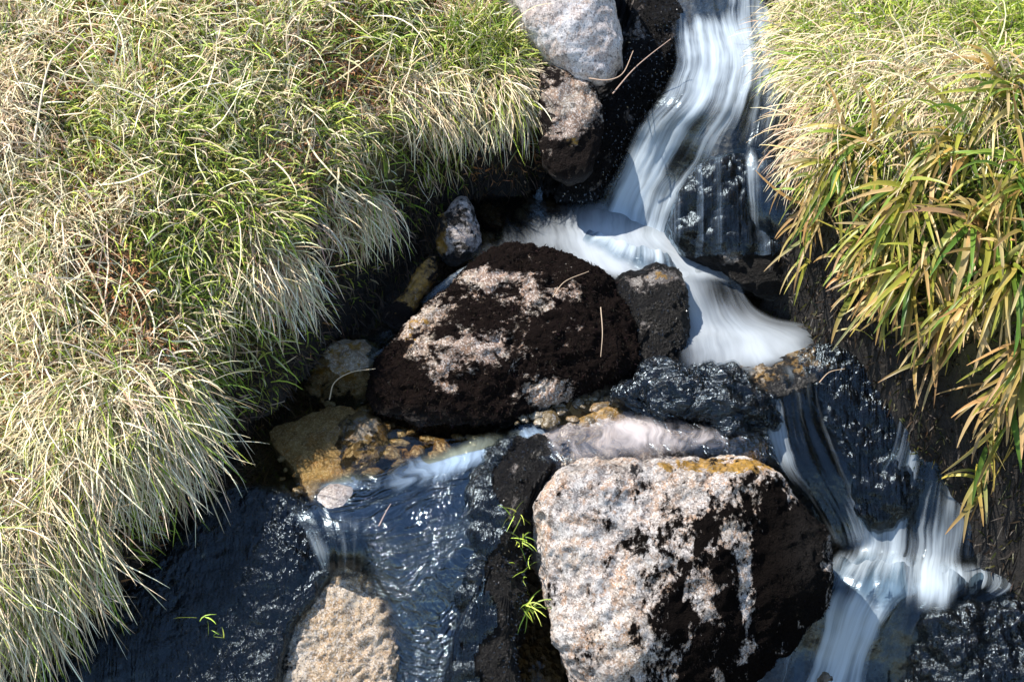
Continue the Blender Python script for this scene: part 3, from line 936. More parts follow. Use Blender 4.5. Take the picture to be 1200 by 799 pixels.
# film above the foreground boulder, its pale patches painted as sky sheen
water('water', [
    [(600, 514, .089, .3), (680, 492, .091, .35), (760, 482, .093, .45), (840, 496, .095, .15), (915, 500, .095, -.4)],
    [(616, 524, .089, .45), (690, 506, .091, .55), (770, 502, .093, .55), (845, 510, .095, .3), (915, 514, .095, -.4)],
    [(628, 535, .088, .45), (690, 524, .090, .55), (770, 518, .092, .5), (845, 524, .094, .2), (915, 530, .094, -.4)],
    [(636, 546, .086, .2), (700, 541, .088, .5), (780, 536, .090, .4), (850, 540, .091, .05), (915, 548, .091, -.1)]], M_film, .002, 12, 9, seed=11, fade=0.05)
# groove fall right of the foreground boulder
water('water', [
    [(850, 436, .138, .4), (890, 430, .14, .55), (930, 424, .14, .5), (962, 424, .138, .2)],
    [(878, 462, .115, .25), (908, 458, .122, .4), (938, 450, .125, .35), (968, 450, .118, .1)],
    [(892, 500, .065, .35), (920, 498, .075, .55), (948, 490, .075, .35), (980, 490, .07, .1)],
    [(908, 545, .0, .25), (934, 545, .012, .5), (966, 540, .015, .2), (1000, 540, .01, .05)],
    [(946, 595, -.08, .0), (970, 596, -.07, .12), (992, 594, -.07, .25), (1020, 590, -.07, .2)],
    [(972, 640, -.155, .3), (990, 644, -.15, .5), (1008, 644, -.15, .5), (1032, 640, -.15, .4)]], M_fall, .008, 36, 3, seed=12)
# right hand falls
water('water', [
    [(1040, 430, .137, -.1), (1080, 432, .137, .0), (1120, 432, .137, .0), (1160, 440, .137, -.1)],
    [(1046, 468, .115, -.05), (1082, 466, .118, .25), (1112, 464, .118, .2), (1156, 470, .115, -.1)],
    [(1040, 520, .05, .0), (1074, 516, .055, .25), (1118, 516, .055, .22), (1164, 516, .05, .0)],
    [(1020, 560, -.02, .12), (1066, 556, -.01, .42), (1116, 556, -.01, .38), (1172, 560, -.02, .05)],
    [(994, 600, -.085, .2), (1052, 602, -.08, .5), (1112, 604, -.08, .45), (1172, 606, -.09, .1)],
    [(984, 640, -.150, .3), (1044, 646, -.146, .65), (1106, 652, -.146, .55), (1170, 652, -.152, .2)],
    [(966, 668, -.152, .2), (1036, 676, -.136, .6), (1106, 684, -.136, .5), (1180, 676, -.150, .1)],
    [(946, 700, -.185, -.2), (1026, 712, -.165, .2), (1106, 722, -.160, .1), (1186, 706, -.165, -.3)]], M_fall, .010, 22, 3, seed=13)
# lower pool and cascade
water('water', [
    [(960, 640, -.156, .1), (1030, 644, -.152, .3), (1090, 652, -.148, .5), (1150, 660, -.148, .6), (1215, 668, -.150, .1)],
    [(950, 676, -.17, .25), (1020, 684, -.155, .6), (1090, 688, -.146, .8), (1150, 686, -.146, .7), (1215, 690, -.150, .2)],
    [(940, 706, -.20, .1), (1004, 712, -.19, .65), (1066, 708, -.172, .35), (1120, 708, -.17, .3), (1190, 706, -.172, -.2)],
    [(930, 736, -.26, .0), (994, 744, -.245, .85), (1046, 738, -.225, .05), (1098, 730, -.195, .25), (1150, 720, -.19, -.2)],
    [(916, 772, -.33, .1), (980, 784, -.32, .85), (1034, 778, -.30, .0), (1086, 760, -.25, .2), (1124, 744, -.22, -.1)],
    [(896, 816, -.385, .5), (964, 824, -.375, .6), (1030, 818, -.36, .3), (1090, 800, -.33, .2), (1124, 782, -.28, .0)],
    [(860, 880, -.45, .3), (940, 890, -.45, .4), (1020, 890, -.44, .4), (1100, 880, -.44, .2), (1140, 860, -.44, .0)]], M_fall, .011, 16, 4, seed=14)
water('water', [
    [(890, 730, -.26, .1), (920, 728, -.25, .35), (950, 730, -.25, .2)],
    [(880, 770, -.33, .2), (916, 768, -.32, .5), (946, 770, -.32, .3)],
    [(860, 815, -.39, .3), (904, 820, -.39, .5), (950, 820, -.39, .4)]], M_fall, .008, 30, 3, seed=15)
# water in the cleft left of the foreground boulder
water('water', [
    [(560, 740, -.27, -.2), (620, 730, -.27, -.2), (690, 740, -.27, -.2)],
    [(560, 860, -.30, -.2), (640, 860, -.30, -.2), (720, 860, -.30, -.2)]], M_pool, .003, 10, 8, seed=16)

# ------------------------------------------------------------------ grass
M_grass = grass_material('grass_blades', 0.3)
M_rush = grass_material('rush_leaves', 0.40, 0.38, 0.3)
STRAW = np.array([[.79, .66, .42], [.90, .80, .57], [.68, .52, .31], [.83, .71, .46]])
TAN = np.array([[.46, .31, .19], [.50, .36, .26], [.38, .23, .12]])
GREEN = np.array([[.23, .33, .035], [.34, .43, .05], [.46, .52, .09], [.17, .25, .03]])
OLIVE = np.array([[.28, .29, .04], [.36, .34, .06], [.20, .25, .035]])
RUST = np.array([[.44, .18, .06], [.38, .19, .08], [.52, .27, .12]])


def blades(roots, dirs, length, width, colA, colB, droop=0.5, seg=5, wig=0.25, fold=False, seed=0, clear=0.006, face_up=0.4, taper=0.75, collide=True):
    """N blades as strips; returns V, F, C"""
    r = np.random.default_rng(seed)
    n = len(roots)
    P = roots.copy()
    D = dirs / np.linalg.norm(dirs, axis=1)[:, None]
    droop = np.broadcast_to(np.asarray(droop, float), (n,))
    st = (length / seg)[:, None]
    pts = [P.copy()]
    ds = [D.copy()]
    wv = r.normal(0, 1, (n, 3)) * wig
    for k in range(seg):
        D = D + np.array([0, 0, -1.0]) * (droop * (0.4 + k / seg) / seg * 2)[:, None] + wv / seg + r.normal(0, wig * .35, (n, 3)) / seg
        D /= np.linalg.norm(D, axis=1)[:, None]
        Q = P + D * st
        if collide:
            hz = height(Q[:, 0], Q[:, 1]) + clear
            low = Q[:, 2] < hz
            near = low & (hz - Q[:, 2] < 0.09)
            Q[near, 2] = hz[near]
            D = np.where(near[:, None], (Q - P) / np.maximum(np.linalg.norm(Q - P, axis=1), 1e-9)[:, None], D)
            D[near, 2] += 0.15
        P = Q
        pts.append(P.copy())
        ds.append(D.copy())
    pts = np.array(pts)
    ds = np.array(ds)
    S = np.cross(ds[0], r.normal(size=(n, 3)) * (1 - face_up) + face_up * np.array([0, -.5, 1.0]))
    S /= np.maximum(np.linalg.norm(S, axis=1), 1e-9)[:, None]
    V, C = [], []
    t = np.linspace(0, 1, seg + 1)
    for k in range(seg + 1):
        s = S - ds[k] * (S * ds[k]).sum(1)[:, None]
        s /= np.maximum(np.linalg.norm(s, axis=1), 1e-9)[:, None]
        w = width * (1 - t[k] ** 1.6 * taper - (0.2 if k == seg else 0)) * 0.5 * (0.75 + .25 * min(1, t[k] * 4))
        w = np.maximum(w, width * .04)
        c = colA * (1 - t[k]) + colB * t[k]
        if fold:
            nn = np.cross(s, ds[k])
            nn *= np.sign(nn[:, 2:3] + 1e-6)
            V += [pts[k] - s * w[:, None] + nn * (w * .35)[:, None], pts[k], pts[k] + s * w[:, None] + nn * (w * .35)[:, None]]
            C += [c, c * 0.9, c]
        else:
            V += [pts[k] - s * w[:, None], pts[k] + s * w[:, None]]
            C += [c, c]
    m = 3 if fold else 2
    V = np.stack(V, 1).reshape(-1, 3)
    C = np.stack(C, 1).reshape(-1, 3)
    base = (np.arange(n) * m * (seg + 1))[:, None, None]
    q = []
    for k in range(seg):
        for j in range(m - 1):
            q.append([k * m + j, k * m + j + 1, (k + 1) * m + j + 1, (k + 1) * m + j])
    F = (base + np.array(q)[None]).reshape(-1, 4)
    return V, F, np.clip(C, 0, 1)


def join(parts):
    V, F, C, o = [], [], [], 0
    for v, f, c in parts:
        V.append(v)
        F.append(f + o)
        C.append(c)
        o += len(v)
    return np.concatenate(V), np.concatenate(F), np.concatenate(C)


def pick(pal, n, r, jit=0.18):
    return pal[r.integers(0, len(pal), n)] * (1 + r.normal(0, jit, (n, 1))) * (1 + r.normal(0, .05, (n, 3)))


def scatter(n, side, r, edge=0.02):
    """random roots on a bank, a little beyond what the picture shows"""
    out = []
    tot = 0
    poly = LP if side < 0 else RP
    while tot < n:
        if side < 0:
            x, y = r.uniform(-1.75, .25, n), r.uniform(-1.4, .75, n)
        else:
            x, y = r.uniform(.55, 1.9, n), r.uniform(-.9, .85, n)
        z = height(x, y)
        P = np.stack([x, y, z], -1)
        X, Y = proj(P)
        ok = (sdist(x, y, poly) + bil(wob, x, y) > edge) & (X > -160) & (X < 1360) & (Y > -130) & (Y < 930)
        P = P[ok]
        out.append(P)
        tot += len(P)
    return np.concatenate(out)[:n]


def ground_n(P):
    e = .03
    dx = (height(P[:, 0] + e, P[:, 1]) - height(P[:, 0] - e, P[:, 1])) / (2 * e)
    dy = (height(P[:, 0], P[:, 1] + e) - height(P[:, 0], P[:, 1] - e)) / (2 * e)
    N = np.stack([-dx, -dy, np.ones(len(P))], -1)
    return N / np.linalg.norm(N, axis=1)[:, None]


def field(P, s, off):
    return fbm(xy0(P[:, 0] * s, P[:, 1] * s, off), 3)


def blobsum(P, bl):
    X, Y = proj(P)
    v = np.zeros(len(P))
    for bx, by, rx, ry, st in bl:
        v += st * np.exp(-((X - bx) / rx) ** 2 - ((Y - by) / ry) ** 2)
    return v


def flow_dirs(P, r, up, bias, spread, swirl=1.0):
    """blade directions: out of the ground, leaning along a wandering field plus bias"""
    n = len(P)
    a = 6.28 * (field(P, 3.0, 3.3) * 1.2) * swirl
    lean = np.stack([np.cos(a), np.sin(a), np.zeros(n)], -1) * .5 * swirl
    return ground_n(P) * up + lean + np.array(bias) + r.normal(0, spread, (n, 3))


def stuff(name, parts, mat):
    V, F, C = join(parts)
    o = make_mesh(name, V, F, (0, 0, 0), mat, cols={'col': C}, smooth=False)
    o['kind'] = 'stuff'
    return o


# ------------------------------------------------------------------ moss on the rocks
def moss_material(name, wet):
    b = NT(name)
    c = b.attr('col', 'Color')
    p = b.n('ShaderNodeBsdfPrincipled')
    b.put(p.inputs['Base Color'], c)
    b.put(p.inputs['Roughness'], 0.14 if wet else 0.8)
    b.put(p.inputs['Specular IOR Level'], 0.5 if wet else 0.05)
    b.put(p.inputs['IOR'], 1.8 if wet else 1.45)
    return b.done(p.outputs[0])


M_mossw, M_mossd = moss_material('wet_black_moss', True), moss_material('dry_black_moss', False)


def moss(label, n, lmin, lmax, wmin, wmax, thr=.62, wet=True, seed=0, up=.8, col=(.004, .0032, .003), tuft=0.0):
    """short sprigs of moss over the dark patches of one rock: a part of that rock"""
    o, V, F, m = ROCKS[label]
    r = np.random.default_rng(900 + seed)
    N = vnormals(V, F)
    fv = F[r.integers(0, len(F), n * 6)]
    w = r.dirichlet((1, 1, 1, 1), len(fv))
    P = (V[fv] * w[..., None]).sum(1)
    nn = (N[fv] * w[..., None]).sum(1)
    mk = (m[fv, 0] * w).sum(1) + fbm(P * 22, 3) * .5
    view = ((CAM - P) * nn).sum(1) > -.25
    area = np.linalg.norm(np.cross(V[fv[:, 2]] - V[fv[:, 0]], V[fv[:, 3]] - V[fv[:, 1]]), axis=1)
    ok = (mk > thr) & view & (r.random(len(fv)) < area / np.quantile(area, .9))
    P, nn = P[ok][:n], nn[ok][:n]
    k = len(P)
    d = nn * up + r.normal(0, .55, (k, 3)) + np.array([0, -.1, -.25])
    c = np.array(col) * r.uniform(.4, 1.9, (k, 1)) * (1 + r.normal(0, .12, (k, 3)))
    MV, MF, MC = blades(P - nn * .001, d, r.uniform(lmin, lmax, k), r.uniform(wmin, wmax, k), c * .7, c * 1.2, .7, 2, .5, seed=seed, collide=False)
    mo = make_mesh('moss', MV, MF, o.location, M_mossw if wet else M_mossd, cols={'col': np.abs(MC)}, smooth=False)
    mo.parent = o
    mo.location = (0, 0, 0)


moss('domed boulder in the middle of the stream, half covered in black moss', 8000, .005, .013, .0014, .003, wet=False, seed=1, col=(.011, .0078, .0066))
moss('black wet rock between the pale boulder and the waterfall', 7000, .004, .010, .002, .004, seed=7)
moss('big foreground boulder, pale lichen on its left face and black moss on its right', 7000, .004, .009, .0014, .003, wet=False, seed=9, thr=.7)
moss('grey stone with ochre top at the right end of the domed boulder', 1500, .004, .009, .0014, .003, seed=10, thr=.7)


def film(label, inside, mat, lift=.005, amp=.0026, seed=0, foam_sheen=-.2):
    """thin sheet of running water over the upper face of a rock, as thick as it lifts off the stone"""
    o, V, F, m = ROCKS[label]
    N = vnormals(V, F)
    X, Y = proj(V)
    ok = (((CAM - V) * N).sum(1) > 0) & inside(X, Y)
    f = F[ok[F].all(1)]
    u = np.unique(f)
    inv = np.zeros(len(V), int)
    inv[u] = np.arange(len(u))
    P = V[u]
    P = P + N[u] * (lift + amp * fbm(P * np.array([30, 14, 14]) + seed, 3) + amp * .6 * fbm(P * 70 + seed, 2))[:, None]
    w = make_mesh('water', P, inv[f], P.mean(0), mat, attrs={'foam_sheen': np.full(len(P), foam_sheen), 'thin': np.ones(len(P))}, uv=np.stack([P[:, 0], P[:, 1] * .8 - P[:, 2] * .8], -1))
    w['kind'] = 'structure'


M_wet = water_material('running_film', (0.7, 0.7, 0.7), (0.4, 0.5, 0.62), 70, 40, 1.45, 0.2, 1.0, 0.010, 1.5, 0.1, 0.3, 150)
M_veil = water_material('running_veil', (0.7, 0.7, 0.7), (0.34, 0.44, 0.56), 70, 7, 1.4, 0.3, 0.8, 0.008, 2.6, 0.05, 0.3, 120)
film('broad slope of wet black moss below the left grass bank', lambda X, Y: X + 0 * Y > 60, M_wet, seed=1)
film('black mossy rock under the right side of the waterfall', lambda X, Y: Y + 0 * X < 300, M_veil, seed=3, foam_sheen=.24, amp=.0018)
film('dark rock in the shade right of the ochre edged overflow', lambda X, Y: X + Y > 0, M_wet, seed=6)
film('black rock in the bottom right corner', lambda X, Y: X + Y > 0, M_wet, seed=7)
film('steep black mossy rock to the left of the foreground boulder', lambda X, Y: X + 12 * np.sin(Y / 17.0) < 592 - (Y - 540) * .09, M_wet, seed=2)
moss('steep black mossy rock to the left of the foreground boulder', 5000, .004, .010, .0018, .0036, seed=2)
film('low black wet slab below the foaming pool', lambda X, Y: X + Y > 0, M_wet, seed=4, foam_sheen=-.2)

STRAW_SPOTS = [(150, 540, 150, 90, .9), (330, 370, 60, 50, .7), (20, 110, 40, 90, .8), (40, 330, 50, 110, .6), (570, 150, 110, 50, .7),
               (430, 260, 60, 50, .6), (180, 235, 60, 20, .5), (90, 680, 120, 90, .9), (260, 300, 160, 70, -.8), (330, 200, 160, 60, -.25), (200, 420, 120, 50, -.3)]
RUST_SPOTS = [(105, 205, 34, 26, .5), (350, 55, 40, 30, .35), (430, 100, 46, 50, .35), (150, 320, 26, 22, .4), (270, 0, 50, 20, .4), (520, 160, 26, 16, .4), (360, 180, 40, 30, .25), (300, 440, 24, 40, .4)]
THATCH_SPOTS = [(180, 235, 50, 20, .8), (60, 210, 50, 24, .7), (140, 285, 30, 26, .5), (210, 80, 50, 30, .4), (600, 75, 30, 30, .4), (380, 180, 50, 30, .4), (20, 100, 30, 60, .5)]
GREEN_SPOTS = [(580, 60, 60, 40, .8), (260, 60, 120, 70, .5), (140, 130, 60, 40, .3), (250, 470, 40, 60, .4), (60, 500, 80, 60, .4), (220, 600, 40, 40, .3),
               (420, 220, 40, 60, .3), (330, 60, 60, 60, .4)]

# --- left bank
r = np.random.default_rng(11)
parts = []
P = scatter(52000, -1, r, -0.03)
k = field(P, 4, 1.1)
P = P[r.random(len(P)) < .75 + .6 * k]
n = len(P)
mixv = field(P, 5, 8.8)[:, None]
c = np.where(mixv + r.normal(0, .12, (n, 1)) > -.02, pick(OLIVE, n, r), pick(GREEN, n, r) * .8)
c = np.where((field(P, 3.5, 5.5)[:, None] * .7 + blobsum(P, RUST_SPOTS)[:, None] + r.normal(0, .1, (n, 1))) > .12, pick(RUST, n, r), c)
c = np.where(r.random((n, 1)) < .10, pick(TAN, n, r), c)
parts.append(blades(P, flow_dirs(P, r, .8, (0, 0, 0), .6, .5), r.uniform(.014, .036, n), r.uniform(.003, .0062, n), c * .8, c * 1.15, .1, 2, .6, seed=1))
for sd_ in (1, -1):
    P = scatter(120000 if sd_ > 0 else 90000, sd_, r, -0.13)
    P = P[(sdist(P[:, 0], P[:, 1], LP if sd_ < 0 else RP) + bil(wob, P[:, 0], P[:, 1])) < .0][:12000]
    n = len(P)
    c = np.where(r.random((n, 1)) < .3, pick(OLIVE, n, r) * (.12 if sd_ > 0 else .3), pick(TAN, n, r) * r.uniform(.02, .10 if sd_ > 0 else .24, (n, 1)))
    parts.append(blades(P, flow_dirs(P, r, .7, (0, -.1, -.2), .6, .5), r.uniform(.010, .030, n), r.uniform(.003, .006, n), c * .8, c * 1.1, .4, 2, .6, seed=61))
stuff('moss_and_herbs', parts, M_grass)

parts = []
P = scatter(26000, -1, r, -0.02)
g = field(P, 4.5, 2.2) + blobsum(P, GREEN_SPOTS)
P = P[r.random(len(P)) < np.clip(.46 + 1.3 * g, .08, 1)]
n = len(P)
c = pick(GREEN, n, r)
tip = np.where(r.random((n, 1)) < .35, pick(STRAW, n, r), c * 1.25)
parts.append(blades(P, flow_dirs(P, r, .75, (.02, -.03, .0), .55), r.uniform(.03, .09, n), r.uniform(.0028, .0056, n), c, tip, r.uniform(.3, 1.0, n), 4, .45, seed=2))
P = scatter(36000, -1, r, -0.01)
g = field(P, 6.5, 6.1) * 1.2 + blobsum(P, STRAW_SPOTS)
P = P[r.random(len(P)) < np.clip(.32 + 1.3 * g, .03, 1)]
n = len(P)
c = pick(STRAW, n, r)
L = r.uniform(.03, .10, n) * np.where(r.random(n) < .12, 1.5, 1)
parts.append(blades(P, flow_dirs(P, r, .45, (.04, -.02, .0), .7, 1.4), L, r.uniform(.0022, .0050, n), c * .9, c * 1.08, r.uniform(.0, .8, n), 5, 1.0, seed=3))
# flattened dead thatch
P = scatter(22000, -1, r, 0.0)
P = P[r.random(len(P)) < np.clip(.26 + 1.2 * field(P, 6, 4.4) + blobsum(P, THATCH_SPOTS), .03, 1)]
n = len(P)
c = pick(TAN, n, r)
parts.append(blades(P, flow_dirs(P, r, .15, (0, -.1, 0), .7), r.uniform(.025, .08, n), r.uniform(.0018, .0034, n), c, c * 1.2, .5, 3, .8, seed=4))
# ragged fringe along the lip of the bank, and dead roots down the cut face
P = scatter(60000, -1, r, -0.02)
dd = sdist(P[:, 0], P[:, 1], LP)
P = P[(dd < .07) & (r.random(len(P)) < sstep(-.15, .25, field(P, 7, 9.9)))][:5200]
n = len(P)
c = np.where(r.random((n, 1)) < .25, pick(GREEN, n, r), np.where(r.random((n, 1)) < .3, pick(TAN, n, r), pick(STRAW, n, r)))
parts.append(blades(P, flow_dirs(P, r, .25, (.35, -.45, .0), .45), r.uniform(.02, .10, n), r.uniform(.002, .004, n), c * .85, c * 1.05, r.uniform(.5, 1.6, n), 5, 1.0, seed=44))
P = scatter(160000, -1, r, -0.11)
dd = sdist(P[:, 0], P[:, 1], LP) + bil(wob, P[:, 0], P[:, 1])
P = P[dd < -.012][:7000]
n = len(P)
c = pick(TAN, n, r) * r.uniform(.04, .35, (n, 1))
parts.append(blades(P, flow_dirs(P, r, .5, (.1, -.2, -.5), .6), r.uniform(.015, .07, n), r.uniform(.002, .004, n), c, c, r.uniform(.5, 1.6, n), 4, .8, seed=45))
# a few long bleached stalks
P = scatter(520, -1, r, 0.05)
n = len(P)
c = pick(STRAW, n, r, .08) * 1.05
parts.append(blades(P + np.array([0, 0, .02]), flow_dirs(P, r, .35, (0, 0, .1), .8), r.uniform(.10, .24, n), r.uniform(.0026, .0044, n), c, c, r.uniform(.2, .7, n), 7, .9, seed=5, clear=.03))
stuff('grass', parts, M_grass)

# --- right bank
r = np.random.default_rng(12)
parts = []
P = scatter(20000, 1, r, -0.02)
n = len(P)
c = np.where(r.random((n, 1)) < .5, pick(OLIVE, n, r), pick(GREEN, n, r))
parts.append(blades(P, flow_dirs(P, r, .8, (0, 0, 0), .6, .5), r.uniform(.015, .04, n), r.uniform(.003, .006, n), c * .8, c * 1.1, .1, 2, .6, seed=6))
UPPER = lambda X, Y: sstep(0, 70, (190 + (X - 920) * .10) - Y)      # the rushes take over lower down the bank
P = scatter(13000, 1, r, -0.0)
X, Y = proj(P)
g = field(P, 4.5, 2.9) + blobsum(P, [(1180, 30, 80, 50, .6), (1000, 130, 50, 60, .4)])
P = P[r.random(len(P)) < np.clip(.75 + 1.0 * g, .1, 1) * (.15 + .85 * UPPER(X, Y))]
n = len(P)
c = pick(GREEN, n, r)
parts.append(blades(P, flow_dirs(P, r, .7, (-.15, -.35, .0), .35, .6), r.uniform(.04, .11, n), r.uniform(.0028, .0054, n), c, c * 1.25, r.uniform(.4, 1.2, n), 5, .4, seed=7))
P = scatter(20000, 1, r, 0.0)
X, Y = proj(P)
g = field(P, 5.0, 6.7) + blobsum(P, [(980, 70, 70, 50, .4), (1100, 110, 100, 50, .6)])
P = P[r.random(len(P)) < np.clip(.30 + 1.1 * g, .04, 1) * (.06 + .94 * UPPER(X, Y))]
n = len(P)
c = pick(STRAW, n, r) * .82
parts.append(blades(P, flow_dirs(P, r, .35, (-.28, -.5, .0), .32, .5), r.uniform(.06, .16, n), r.uniform(.0024, .0046, n), c * .85, c * 1.05, r.uniform(.5, 1.4, n), 6, .4, seed=8))
stuff('grass', parts, M_grass)


# --- tussocks that hang over the edges, each a plant of its own
def tussock(label, px, py, n, spread_px, bias, lmin, lmax, pal, pal2, frac2=.15, up=.5, droop=(.6, 1.5), seed=0, wid=(.0022, .0044), jitter=.36):
    r = np.random.default_rng(100 + seed)
    aa, rr = r.uniform(0, 6.283, n), np.sqrt(r.uniform(0, 1, n))
    X = px + np.cos(aa) * rr * spread_px[0]
    Y = py + np.sin(aa) * rr * spread_px[1]
    P = hit(X, Y)
    dm = np.linalg.norm(P - np.median(P, 0), axis=1)
    P = P[dm < min(np.quantile(dm, .93), 2.2 * np.median(dm))]
    P = P[sdist(P[:, 0], P[:, 1], LP if px < 700 else RP) > -.05]
    n = len(P)
    c = np.where(r.random((n, 1)) < frac2, pick(pal2, n, r), pick(pal, n, r))
    d = ground_n(P) * up + np.array(bias) + r.normal(0, jitter, (n, 3))
    V, F, C = blades(P, d, r.uniform(lmin * .55, lmax, n), r.uniform(*wid, n), c * .85, c * 1.1, r.uniform(*droop, n), 7, .55, seed=200 + seed)
    loc = P.mean(0)
    o = make_mesh('grass_tussock', V, F, loc, M_grass, cols={'col': C}, smooth=False)
    return tag(o, label, 'grass tussock', 'grass tussocks along the banks')


tussock('broad tussock of straw grass hanging over the dark ledge of the upper pool', 545, 112, 1000, (95, 34), (.20, -.65, .1), .08, .17, STRAW, GREEN, .2, seed=1)
tussock('straw tussock spilling right towards the pinkish stone under the pale boulder', 612, 96, 600, (40, 32), (.45, -.4, .15), .09, .17, STRAW, GREEN, .25, seed=2)
tussock('fresh green tuft on the bank just left of the pale boulder', 572, 50, 900, (56, 34), (.15, -.15, .3), .06, .13, GREEN, STRAW, .2, up=.9, droop=(.2, .8), seed=3)
tussock('bleached tuft drooping like a tassel at the corner above the narrow side channel', 432, 240, 300, (24, 20), (.10, -.6, 0), .08, .15, STRAW * 1.1, GREEN, .12, seed=4)
tussock('pale tassel of grass drooping above the head of the clear pool', 330, 318, 460, (52, 30), (.0, -.62, 0), .09, .16, STRAW * 1.1, TAN, .12, seed=5)
tussock('dry tussock at the bank corner between the two drooping tassels', 392, 250, 260, (44, 36), (.12, -.45, .05), .06, .13, STRAW, TAN, .2, seed=6)
tussock('thick mat of combed straw grass along the lower left edge of the bank', 145, 490, 2200, (116, 66), (-.20, -.66, .05), .12, .23, STRAW, GREEN, .2, seed=7, up=.4)
tussock('long straw fringe above the wet black moss, nearest the bottom left corner', 26, 640, 2200, (104, 86), (-.16, -.70, .0), .13, .26, STRAW, GREEN, .18, seed=8, up=.35)
tussock('green edged straw clump leaning over the wet moss, right end of the combed mat', 220, 462, 420, (34, 32), (-.10, -.62, .05), .08, .14, STRAW * .92, GREEN, .3, seed=9, up=.35)
tussock('upright golden tuft against the left edge of the picture near the top', 10, 130, 420, (28, 50), (0, -.3, .2), .09, .18, STRAW, TAN, .2, up=.6, seed=10)
tussock('bleached clump at the left edge, halfway down the bank', 50, 300, 560, (40, 80), (-.05, -.5, .05), .09, .17, STRAW * 1.05, GREEN, .12, up=.4, seed=11)
tussock('shaggy pale tussock leaning over the stream on the right of the upper water', 960, 50, 900, (46, 60), (-.45, -.3, .1), .08, .17, STRAW, GREEN, .25, seed=12)
tussock('long hanging curtain of thin straw at the stream edge, above the strap leaves', 968, 150, 480, (30, 44), (-.28, -.45, 0), .10, .19, STRAW * .95, TAN, .25, seed=13)
tussock('grey white hanging sheaf of dead grass in the middle of the right bank', 1100, 86, 800, (90, 34), (-.15, -.7, 0), .11, .20, STRAW * .8, STRAW * 1.1, .4, up=.3, seed=14)
tussock('bright green tuft in the top right corner', 1170, 15, 800, (64, 34), (-.15, -.25, .3), .07, .15, GREEN * 1.1, STRAW, .15, up=.8, droop=(.3, .9), seed=15)

# --- strap leaved plants of the right bank
YEL = np.array([[.40, .38, .06], [.30, .34, .05], [.46, .36, .08]])
GOLD = np.array([[.56, .38, .16], [.64, .48, .24], [.46, .27, .10]])
LEAFG = np.array([[.10, .19, .03], [.15, .26, .035], [.22, .32, .05]])


def rush(label, px, py, n, bias, lmin, lmax, gold=.4, seed=0, droop=(.5, 1.6), wmul=1.0):
    r = np.random.default_rng(300 + seed)
    n = int(n * 1.3)
    P = np.tile(hit(px, py), (n, 1)) + np.clip(r.normal(0, .013, (n, 3)), -.022, .022) * np.array([1, 1, .2])
    P[:, 2] = np.minimum(P[:, 2], height(P[:, 0], P[:, 1])) - .01
    a = np.where(r.random((n, 1)) < .55, pick(LEAFG, n, r), pick(YEL, n, r))
    gold *= .45
    t = r.random((n, 1))
    A = np.where(t < gold * .6, pick(GOLD, n, r), a)
    B = np.where(t < gold + .25, pick(GOLD, n, r), np.where(t < gold + .45, pick(YEL, n, r), a))
    B = np.where(r.random((n, 1)) < .14, np.array([[.20, .11, .045]]) * r.uniform(.6, 1.4, (n, 1)), B)
    d = ground_n(P) * .6 + np.array(bias) + r.normal(0, .46, (n, 3))
    L = r.uniform(lmin, lmax, n) * .84
    W = r.uniform(.009, .018, n) * wmul
    V, F, C = blades(P, d, L, W, A, B, r.uniform(*droop, n), 9, .65, fold=True, seed=400 + seed, face_up=.75, taper=.8)
    o = make_mesh('strap_leaf_plant', V, F, P.mean(0), M_rush, cols={'col': C}, smooth=True)
    return tag(o, label, 'leafy plant', 'strap leaved plants on the right bank')


rush('green strap leaved plant nearest the waterfall, its leaves hanging to the water', 985, 185, 26, (-.25, -.55, .25), .14, .27, .35, 1, wmul=.75)
rush('yellow green strap leaved plant just right of the one nearest the waterfall', 1022, 165, 26, (.0, -.55, .3), .14, .26, .35, 2)
rush('low reddish gold strap leaved rosette hanging over the dark water', 1015, 280, 30, (-.1, -.5, .15), .10, .18, .9, 3, wmul=.8)
rush('green and gold strap leaved plant in the middle of the right bank', 1070, 215, 36, (-.2, -.5, .2), .16, .28, .45, 4)
rush('gold tipped strap leaved plant under the hanging sheaf of dead grass', 1130, 170, 34, (-.35, -.4, .25), .16, .28, .5, 5)
rush('strap leaved plant with long curling golden leaves at the right edge', 1190, 115, 36, (-.5, -.25, .3), .16, .30, .65, 6)
rush('dense golden strap leaved plant low over the dark gap', 1085, 290, 40, (-.15, -.55, .1), .14, .27, .7, 7)
rush('broad leaved golden plant hanging beside the right edge', 1150, 260, 40, (-.1, -.6, .15), .16, .28, .6, 8, wmul=1.15)
rush('green strap leaved plant at the right edge, below the curling golden one', 1205, 210, 34, (-.2, -.5, .2), .16, .28, .3, 9)
rush('dry strap leaved plant trailing down above the right hand falls', 1140, 335, 36, (-.1, -.6, .0), .12, .24, .85, 10)
rush('lowest strap leaved plant at the right edge, dangling brown leaves', 1208, 400, 40, (-.1, -.6, .0), .13, .24, .7, 11)
rush('withered brown plant trailing over the cut bank just above the right hand falls', 1100, 372, 34, (-.1, -.55, .0), .10, .19, 1.3, 16, wmul=.7)
rush('withered plant of thin brown leaves low on the cut bank at the right edge', 1178, 450, 36, (-.05, -.55, .0), .10, .19, 1.3, 17, wmul=.7)
rush('sparse reddish plant hanging over the dark water below the narrow golden one', 1046, 326, 30, (-.1, -.55, .0), .10, .18, 1.2, 18, wmul=.7)
rush('short green rosette tucked in among the golden leaves', 1105, 240, 24, (0, -.3, .4), .08, .14, .05, 12, droop=(.2, .8), wmul=.7)
rush('thin leaved reddish plant drooping between the waterfall rock and the gold rosette', 965, 225, 26, (-.2, -.55, .1), .12, .22, .8, 13, wmul=.6)
rush('tangled green and gold plant at the right edge, above the dangling brown leaves', 1190, 310, 40, (-.15, -.55, .15), .15, .27, .5, 14)
